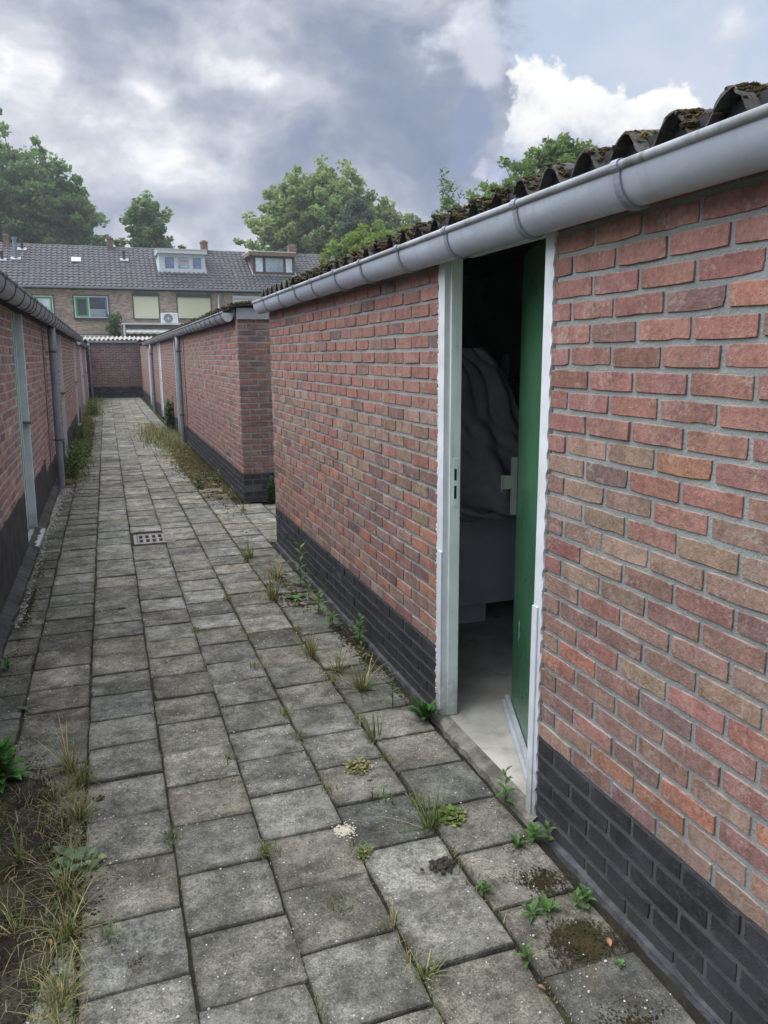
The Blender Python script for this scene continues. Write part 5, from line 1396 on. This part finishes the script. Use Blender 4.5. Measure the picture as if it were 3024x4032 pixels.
plant('weed', 'leafy weed with a red stalk next to the plinth', 'weed', 1.21, 4.38, v_upright(0.09, 8, 0.055, 0.02, WEED, 2), sc=1.3)
plant('weed', 'upright dark weed touching the black plinth bricks', 'weed', 1.29, 4.04, v_upright(0.14, 10, 0.05, 0.018, (0.075, 0.15, 0.05), 2), sc=1.3)
plant('grass_tuft', 'sparse grass tuft out in the paving left of the plinth weeds', 'grass tuft', 0.97, 3.97, v_tuft(34, 0.18, 0.6, 0.3), sc=1.3)
plant('grass_tuft', 'grass tuft standing alone near the shed corner', 'grass tuft', 1.01, 6.23, v_tuft(40, 0.17, 0.6, 0.3, 0.003), sc=1.3)
plant('weed', 'flat weed spreading beside the light green weed', 'weed', 1.12, 5.0, v_rosette(12, 0.08, 0.018, WEED, 0.4), sc=1.3)
plant('shrub', 'low bushy plant in the recess between the two right sheds', 'shrub', 1.66, 8.55, v_upright(0.30, 10, 0.07, 0.035, (0.06, 0.105, 0.035), 12))
plant('shrub', 'dark bushy weed against the wall beside the second door', 'shrub', 1.30, 18.3, v_upright(0.85, 24, 0.16, 0.065, (0.045, 0.105, 0.033), 12, 0.06))
plant('weed', 'clump of leafy weeds at the near edge of the far right grass', 'weed', 1.02, 9.9, v_upright(0.22, 10, 0.08, 0.03, (0.06, 0.12, 0.035), 6))
plant('weed', 'small bright weed against the far right plinth', 'weed', 1.30, 10.4, v_upright(0.18, 9, 0.07, 0.025, (0.09, 0.17, 0.05), 3))
plant('weed', 'pale weed by the plinth near the recess corner', 'weed', 1.29, 9.05, v_upright(0.14, 8, 0.06, 0.02, (0.10, 0.18, 0.06), 3))
plant('grass_tuft', 'dry straw coloured tuft in front of the recess corner', 'grass tuft', 1.30, 8.25, v_tuft(44, 0.13, 0.7, 0.85, 0.003))
plant('weed', 'small bright weed midway along the plinth, before the dark upright weed', 'weed', 1.21, 3.80, v_upright(0.09, 9, 0.05, 0.017, (0.10, 0.185, 0.055), 1))
plant('weed', 'leafy sprig against the plinth just behind the dark upright weed', 'weed', 1.28, 4.20, v_upright(0.08, 8, 0.05, 0.017, (0.095, 0.18, 0.05), 1))
plant('weed', 'broad bright weed at the plinth a little before the tallest weed', 'weed', 1.20, 4.95, v_upright(0.12, 10, 0.07, 0.024, (0.105, 0.19, 0.055), 1))
plant('grass_tuft', 'straggling grass tuft between the straw tuft and the sparse tuft', 'grass tuft', 1.04, 3.70, v_tuft(40, 0.15, 0.6, 0.4), sc=1.2)
plant('grass_tuft', 'wispy grass in the joint in front of the dandelion', 'grass tuft', 0.99, 2.93, v_tuft(26, 0.17, 0.7, 0.3), sc=1.1)
plant('grass_tuft', 'yellowish tuft beside the tall weeds near the plinth', 'grass tuft', 1.10, 5.55, v_tuft(46, 0.17, 0.6, 0.45, 0.003), sc=1.2)
# left foreground
plant('grass_tuft', 'arching straw grass tuft at the top of the dark soil patch', 'grass tuft', -0.26, 3.12, v_tuft(46, 0.26, 0.6, 0.65, 0.0022))
plant('grass_tuft', 'green feathery grass tuft right of the straw tuft', 'grass tuft', -0.205, 3.0, v_tuft(46, 0.13, 0.35, 0.25))
plant('grass_tuft', 'grass tuft in the row along the soil edge, second from the top', 'grass tuft', -0.215, 2.74, v_tuft(70, 0.12, 0.5, 0.35))
plant('grass_tuft', 'tall seeding grass tuft above the ivy leaves', 'grass tuft', -0.235, 2.33, v_tuft(46, 0.17, 0.5, 0.4, 0.002))
plant('grass_tuft', 'dense tall grass tuft in the middle of the soil edge', 'grass tuft', -0.225, 2.14, v_tuft(56, 0.16, 0.5, 0.45, 0.002))
plant('grass_tuft', 'lowest dense grass tuft on the soil edge', 'grass tuft', -0.225, 1.90, v_tuft(50, 0.13, 0.55, 0.4, 0.002))
plant('grass_tuft', 'short bright grass cushion creeping right along a paver joint', 'grass tuft', -0.115, 2.09, v_tuft(60, 0.05, 0.5, 0.15, 0.0018, 0.035))
plant('weed', 'pale triangular leafed creeper lying on the soil edge', 'weed', -0.215, 2.47, v_creep(34, 0.07, (0.12, 0.18, 0.10), 0.045, 0.036, 0.1))
plant('weed', 'serrated bright green weed cut off by the left edge', 'weed', -0.50, 3.10, v_upright(0.17, 14, 0.11, 0.05, (0.075, 0.18, 0.04), 6))
plant('weed', 'small pale rosette on a dark paver at the left', 'weed', -0.475, 3.78, v_rosette(9, 0.05, 0.02, (0.12, 0.17, 0.08), 0.6))
plant('grass_tuft', 'thin grass tuft at the left edge beside the soil mounds', 'grass tuft', -0.385, 2.55, v_tuft(26, 0.15, 0.6, 0.4))
plant('grass_tuft', 'thin wisps of dry grass on the lower soil patch', 'grass tuft', -0.36, 2.2, v_tuft(24, 0.13, 0.7, 0.7))
plant('weed', 'little weed at the foot of the left wall', 'weed', -0.63, 4.35, v_upright(0.10, 7, 0.05, 0.018, WEED, 3))

# grass strips and joint growth nobody could count
def strip(name, label, pts_fn, n, Lr, dry, wdt=0.004, cat='grass', lean=0.65):
    V, T = [], []
    for _ in range(n):
        x, y, hh = pts_fn()
        for _k in range(3):
            a = random.uniform(0, 2 * PI); c = DRY if random.random() < dry else GRASS
            blade(V, T, (x + random.gauss(0, 0.012), y + random.gauss(0, 0.012), -0.004), a, abs(random.gauss(lean, 0.45)), random.uniform(*Lr) * hh, wdt * random.uniform(0.6, 1.2), jit(c, 0.22), 3, 0.7)
    o = polys(name, np.array(V), np.array(T), 'blade'); return tag(o, label, cat, kind='stuff')
def f_left():
    y = 10.9 + 14.0 * random.random() ** 1.3; x = -0.70 + abs(random.gauss(0, 0.17)); return min(x, -0.25), y, (1.3 if random.random() < 0.2 else 0.7)
def f_left2():
    y = 24 + 10 * random.random(); x = -0.70 + abs(random.gauss(0, 0.25)); return min(x, 0.0), y, 1.1
def f_right():
    y = 9.0 + 9.5 * random.random(); m_ = 1.33 - 0.05 - 0.28 * max(0.2, math.sin((y - 8.5) / 9.5 * PI)); x = random.gauss(m_, 0.12); return min(max(x, 0.72), 1.34), y, (0.7 if y < 13 else 1.0)
def f_rightpatch():
    return random.gauss(1.0, 0.2), random.gauss(16.8, 1.3), 1.6
strip('grass', 'overgrown grass strip along the far left wall', f_left, 2100, (0.03, 0.13), 0.6, 0.0035)
strip('grass', 'grass in the far left corner of the alley', f_left2, 700, (0.05, 0.18), 0.4, 0.006)
strip('grass', 'dry grass strip along the far right wall', f_right, 2000, (0.02, 0.08), 0.75, 0.0035)
strip('grass', 'taller green grass around the second downpipe on the right', f_rightpatch, 800, (0.04, 0.15), 0.45, 0.005)
for i, (x, y, hh, bsh) in enumerate(((-0.58, 11.5, 0.55, 16), (-0.50, 12.6, 0.42, 16), (-0.55, 14.0, 0.36, 12), (-0.60, 17.0, 0.5, 12), (-0.48, 24.0, 0.6, 20))):
    plant('weed', ['tall green weed bush right behind the thick left downpipe', 'leafy weed clump just past the left downpipe', 'weed clump in the left grass strip near the second door', 'dark weed clump halfway along the left grass strip', 'bushy weeds in the far left corner before the end wall'][i], 'weed', x, y, v_upright(hh * 0.8, 15, 0.11, 0.032, (0.07, 0.15, 0.04), bsh, 0.09), grp='weeds along the left wall')
def f_joint():
    r = random.random()
    jx = random.choice([-0.19, 0.10, 0.395, 0.685, 0.685, 0.98, 0.98, 0.98]); y = 1.4 + 9 * random.random() ** 1.5
    return jx + random.gauss(0, 0.006), y, 1.0 if (math.sin(y * 5.1 + jx * 17) > 0.35) else 0.25
strip('grass', 'tiny grass growing in the joints between pavers', f_joint, 900, (0.012, 0.042), 0.35, 0.0015)
JT = [(0.69, 3.07), (0.37, 2.98), (0.395, 2.33), (0.69, 2.21), (0.555, 1.98), (0.64, 3.92), (0.685, 3.32), (0.98, 2.95), (0.975, 3.12), (0.98, 2.75), (0.69, 4.4), (0.98, 3.6), (0.40, 4.6), (0.99, 4.4), (0.10, 2.5), (0.685, 5.2), (0.39, 6.3), (0.69, 2.62), (0.98, 2.42), (0.68, 1.72)]
def f_clump():
    x, y = random.choice(JT); return random.gauss(x, 0.012), random.gauss(y, 0.022), 1.0
strip('grass', 'small green tufts sprouting from the paver joints', f_clump, 520, (0.012, 0.048), 0.3, 0.0014)
def f_soil(): return (random.gauss(-0.235, 0.03) if random.random() < 0.55 else random.uniform(-0.62, -0.24)), random.uniform(1.75, 3.1), 1.0
strip('grass', 'dead straw lying on the soil at lower left', f_soil, 420, (0.04, 0.13), 0.97, 0.0012, lean=1.5)
strip('grass', 'thin grass wisps on the dark soil at lower left', f_soil, 900, (0.015, 0.065), 0.45, 0.0013)

# soil and moss lying over the pavers: height fields that dive below the slab surface at their edge
def patch(name, label, m, cx, cy, rx, ry, hgt, res, freq, kind='stuff', power=1.0, cut=0.35):
    nx, ny = int(2 * rx / res) + 1, int(2 * ry / res) + 1
    ph = [random.uniform(0, 6.28) for _ in range(8)]; v = []
    for j in range(ny + 1):
        for i in range(nx + 1):
            x = -rx + 2 * rx * i / nx; y = -ry + 2 * ry * j / ny
            d = math.hypot(x / rx, y / ry)
            nz = (math.sin(x * freq + ph[0]) * math.sin(y * freq * 1.1 + ph[1]) + 0.6 * math.sin(x * freq * 2.3 + ph[2] + 2 * math.sin(y * freq + ph[6])) * math.sin(y * freq * 2.1 + ph[3]) + 0.35 * math.sin(x * freq * 5.1 + ph[4]) * math.sin(y * freq * 4.7 + ph[5]))
            z = hgt * ((1 - d ** 2) * 0.9 + 0.55 * nz - cut) + random.gauss(0, hgt * 0.12)
            if d > 0.97: z = -0.03
            v.append((cx + x, cy + y, max(z, -0.02)))
    w_ = nx + 1
    M = MB(); M.add(v, [(j * w_ + i, j * w_ + i + 1, (j + 1) * w_ + i + 1, (j + 1) * w_ + i) for j in range(ny) for i in range(nx)])
    return tag(M.build(name, m), label, kind=kind)
def lumps(name, label, m, cx, cy, rx, ry, n, r, h=0.5, m2=None, edge=0.55, z=0.0015):
    M = MB()
    ph = [random.uniform(0, 6.28) for _ in range(4)]
    for _ in range(n):
        a = random.uniform(0, 2 * PI); q = random.random() ** edge
        wob = 1 + 0.22 * math.sin(2 * a + ph[0]) + 0.16 * math.sin(3 * a + ph[1]) + 0.12 * math.sin(5 * a + ph[2])
        q *= wob * random.uniform(0.8, 1.15)
        clump(M, (cx + rx * q * math.cos(a), cy + ry * q * math.sin(a), z), random.uniform(*r) * (1.1 - 0.45 * min(q, 1)), h, mi=1 if (m2 and random.random() < 0.25) else 0)
    return tag(M.build(name, [m, m2] if m2 else m), label, kind='stuff')
patch('soil', 'dark soil and moss heaped over the pavers at lower left', 'soil_mix', -0.47, 2.42, 0.26, 0.74, 0.0045, 0.008, 26, cut=-0.9)
lumps('soil', 'black earth clumps low on the soil', 'soil', -0.40, 2.15, 0.15, 0.12, 600, (0.002, 0.011), 0.6, None, 0.9, 0.007)
lumps('soil', 'black earth clumps high on the soil', 'soil', -0.40, 2.92, 0.10, 0.10, 400, (0.002, 0.010), 0.6, None, 0.9, 0.006)
lumps('soil', 'black earth clumps at the soil edge', 'soil', -0.25, 2.40, 0.07, 0.10, 420, (0.002, 0.010), 0.6, None, 0.9, 0.007)
lumps('soil', 'black earth clumps on the soil', 'soil', -0.36, 2.62, 0.12, 0.06, 420, (0.002, 0.010), 0.6, None, 0.9, 0.008)
lumps('soil', 'loose dark crumbs over the lower left soil', 'soil', -0.42, 2.45, 0.22, 0.62, 5200, (0.0015, 0.008), 0.6, 'moss', 0.62, 0.006)
lumps('soil', 'dark soil crumbs by the left soil edge', 'soil', -0.20, 2.25, 0.09, 0.17, 260, (0.002, 0.008), 0.6, 'moss', 0.8)
lumps('soil', 'black soil crumbs spilled over a paver corner', 'soil', -0.03, 1.97, 0.06, 0.04, 150, (0.0012, 0.0045), 0.5, None, 0.8)
lumps('moss', 'brown moss cushion over the paver beside the near plinth', 'moss', 1.165, 1.61, 0.105, 0.10, 2200, (0.0015, 0.005), 0.45, 'soil', 0.8)
lumps('moss', 'brown moss stain on the paver below the jamb', 'moss', 1.19, 1.87, 0.10, 0.075, 800, (0.0015, 0.0045), 0.35, 'soil', 0.9)
lumps('moss', 'thin moss near the bottom right', 'moss', 1.12, 1.33, 0.12, 0.08, 420, (0.0015, 0.0045), 0.4, 'soil', 0.9)
lumps('moss', 'moss along the plinth between the weeds', 'moss', 1.24, 3.9, 0.06, 0.75, 1100, (0.003, 0.009), 0.45, 'soil', 0.9)
lumps('moss', 'moss under the tallest weed', 'moss', 1.12, 5.2, 0.15, 0.5, 1000, (0.003, 0.012), 0.4, 'soil', 0.9)
lumps('moss', 'moss beside the dandelion', 'moss', 1.13, 2.98, 0.10, 0.06, 380, (0.002, 0.005), 0.4, 'soil', 0.9)
lumps('moss', 'dark grime on the paver by the threshold', 'soil', 1.20, 2.10, 0.08, 0.07, 240, (0.0012, 0.004), 0.35, None, 0.9)
patch('moss', 'brown mat under the far right grass', 'moss', 1.16, 12.6, 0.24, 3.7, 0.030, 0.035, 12, cut=0.25)
patch('moss', 'brown mat under the far left grass', 'moss', -0.58, 17.0, 0.26, 6.6, 0.035, 0.04, 10, cut=0.15)
lumps('moss', 'brown mossy crumbs along the right grass', 'moss', 1.08, 11.6, 0.26, 3.0, 1500, (0.006, 0.018), 0.5, 'soil', 0.9)
lumps('moss', 'brown mossy crumbs along the left grass', 'moss', -0.50, 14.5, 0.20, 4.2, 1500, (0.006, 0.018), 0.5, 'soil', 0.9)
lumps('moss', 'moss along the left footing', 'moss', -0.60, 5.6, 0.05, 1.6, 900, (0.002, 0.008), 0.45, 'soil', 0.9)

# gravel along the left wall, grit on the slabs
M = MB()
for _ in range(420):
    y = 7.6 + 2.9 * random.random() ** 0.7; clump(M, (LX + 0.075 + abs(random.gauss(0, 0.035)) + (0.10 * random.random() if y > 10 else 0), y, 0.006), random.uniform(0.006, 0.014), 0.8)
for _ in range(70): clump(M, (LX + 0.085 + abs(random.gauss(0, 0.02)), random.uniform(5.0, 7.6), 0.004), random.uniform(0.005, 0.011), 0.8)
tag(M.build('gravel', 'pebble'), 'pale gravel scattered along the foot of the left wall', kind='stuff')
M = MB()
for _ in range(900):
    y = 1.35 + 7.5 * random.random() ** 1.5; clump(M, (random.uniform(-0.7, 1.28), y, 0.003), random.uniform(0.0014, 0.0042), 0.7)
tag(M.build('grit', 'grit'), 'tiny pale grit strewn over the pavers', kind='stuff')
for (x, y, r, lab) in ((-0.02, 5.2, 0.03, 'flat dark crumb on a paver left of the middle joint'), (0.92, 2.05, 0.045, 'dark brown dropping on a paver near the threshold'), (0.86, 2.62, 0.012, 'small dark crumb near the creeping weed'), (1.0, 5.4, 0.03, 'dark crumb on the joint left of the plinth weeds'), (1.20, 4.85, 0.03, 'dark moss crumb fallen by the plinth'),
                      (-0.44, 3.07, 0.038, 'black clod at the top of the soil patch'), (-0.36, 3.08, 0.022, 'smaller black clod beside the straw tuft'), (-0.145, 2.86, 0.022, 'brown clod on the paver right of the soil')):
    M = MB()
    for _ in range(60): clump(M, (x + random.gauss(0, r * 0.42), y + random.gauss(0, r * 0.30), 0.002 + random.uniform(0, r * 0.12)), r * random.uniform(0.10, 0.28), 0.55)
    tag(M.build('clod', 'dung'), lab, 'clod', 'dark clods on the paving')
M = MB()
for _ in range(380): clump(M, (0.672 + random.gauss(0, 0.017), 2.345 + random.gauss(0, 0.017), 0.0012), random.uniform(0.001, 0.0045), 0.3)
tag(M.build('crumb_pile', 'pale_crumb'), 'pale cream crumb patch on a paver corner', 'crumbs')
def dry_leaf(x, y, L, lab):
    V = []; M = MB(); a = random.uniform(0, 2 * PI); c, s_ = math.cos(a), math.sin(a); v = []
    for i in range(5):
        t = i / 4; w_ = L * 0.22 * math.sin(PI * (0.08 + 0.88 * t)); 
        for e in (-1, 0, 1):
            px, py, pz = (t - 0.5) * L, e * w_, 0.005 + 0.004 * abs(e) + 0.004 * math.sin(3 * t); v.append((x + px * c - py * s_, y + px * s_ + py * c, pz))
    M.add(v, [(3 * i + e, 3 * i + 3 + e, 3 * i + 4 + e, 3 * i + 1 + e) for i in range(4) for e in (0, 1)])
    tag(M.build('dry_leaf', 'dry_leaf'), lab, 'leaf', 'fallen dry leaves')
dry_leaf(1.225, 1.575, 0.035, 'brown dry leaf on the moss beside the near plinth'); dry_leaf(0.96, 1.50, 0.025, 'small orange leaf on a paver below the brown moss'); dry_leaf(1.61, 3.42, 0.05, 'brown leaf on the shed floor near the door post'); dry_leaf(1.78, 3.62, 0.04, 'shrivelled leaf deeper inside the shed floor')
dry_leaf(-0.29, 2.56, 0.03, 'reddish leaf on the soil above the creeper'); dry_leaf(-0.40, 2.45, 0.035, 'pale dry leaf on the soil near the left edge'); dry_leaf(-0.27, 2.12, 0.028, 'pinkish leaf lying in the soil edge grass')

# drain
dr = thing('drain', 'rusty square drain grate with slots set into the pavers', 'drain', (0.305, 7.27, 0))
k = MB(); x0, x1, y0, y1 = 0.125, 0.485, 7.06, 7.46
for a in ((x0, x0 + 0.03, y0, y1), (x1 - 0.03, x1, y0, y1), (x0 + 0.03, x1 - 0.03, y0, y0 + 0.03), (x0 + 0.03, x1 - 0.03, y1 - 0.03, y1)): k.box(*a, -0.04, 0.002)
k.build('frame', 'drain_iron', dr, bevel=0.003)
k = MB(); gx0, gx1, gy0, gy1 = x0 + 0.036, x1 - 0.036, y0 + 0.036, y1 - 0.036
for r in range(3):
    ya = gy0 + (gy1 - gy0) * r / 2; k.box(gx0, gx1, max(gy0, ya - 0.02), min(gy1, ya + 0.02), -0.02, 0.000)
k.build('grate', 'drain_iron', dr, bevel=0.002)
for i in range(6):
    xa = gx0 + (gx1 - gx0) * i / 5
    q = MB(); q.box(max(gx0, xa - 0.013), min(gx1, xa + 0.013), gy0 + 0.0, gy1, -0.021, -0.001); q.build('grate_bar', 'drain_iron', dr)
k = MB(); k.box(x0 + 0.03, x1 - 0.03, y0 + 0.03, y1 - 0.03, -0.062, -0.05); k.build('pit', 'hole_dark', dr)

# ------------------------------------------------------------------ air
hm = bpy.data.materials.new('haze'); hm.use_nodes = True; ht = hm.node_tree; ht.nodes.clear()
pv = ht.nodes.new('ShaderNodeVolumePrincipled'); pv.inputs['Color'].default_value = (0.86, 0.93, 1.0, 1); pv.inputs['Density'].default_value = 0.0009; pv.inputs['Anisotropy'].default_value = 0.3
ho = ht.nodes.new('ShaderNodeOutputMaterial'); ht.links.new(pv.outputs[0], ho.inputs['Volume']); MATS['haze'] = hm
b = MB(); b.box(-170, 190, -70, 270, -1.6, 24.0); tag(b.build('haze', 'haze'), kind='stuff')
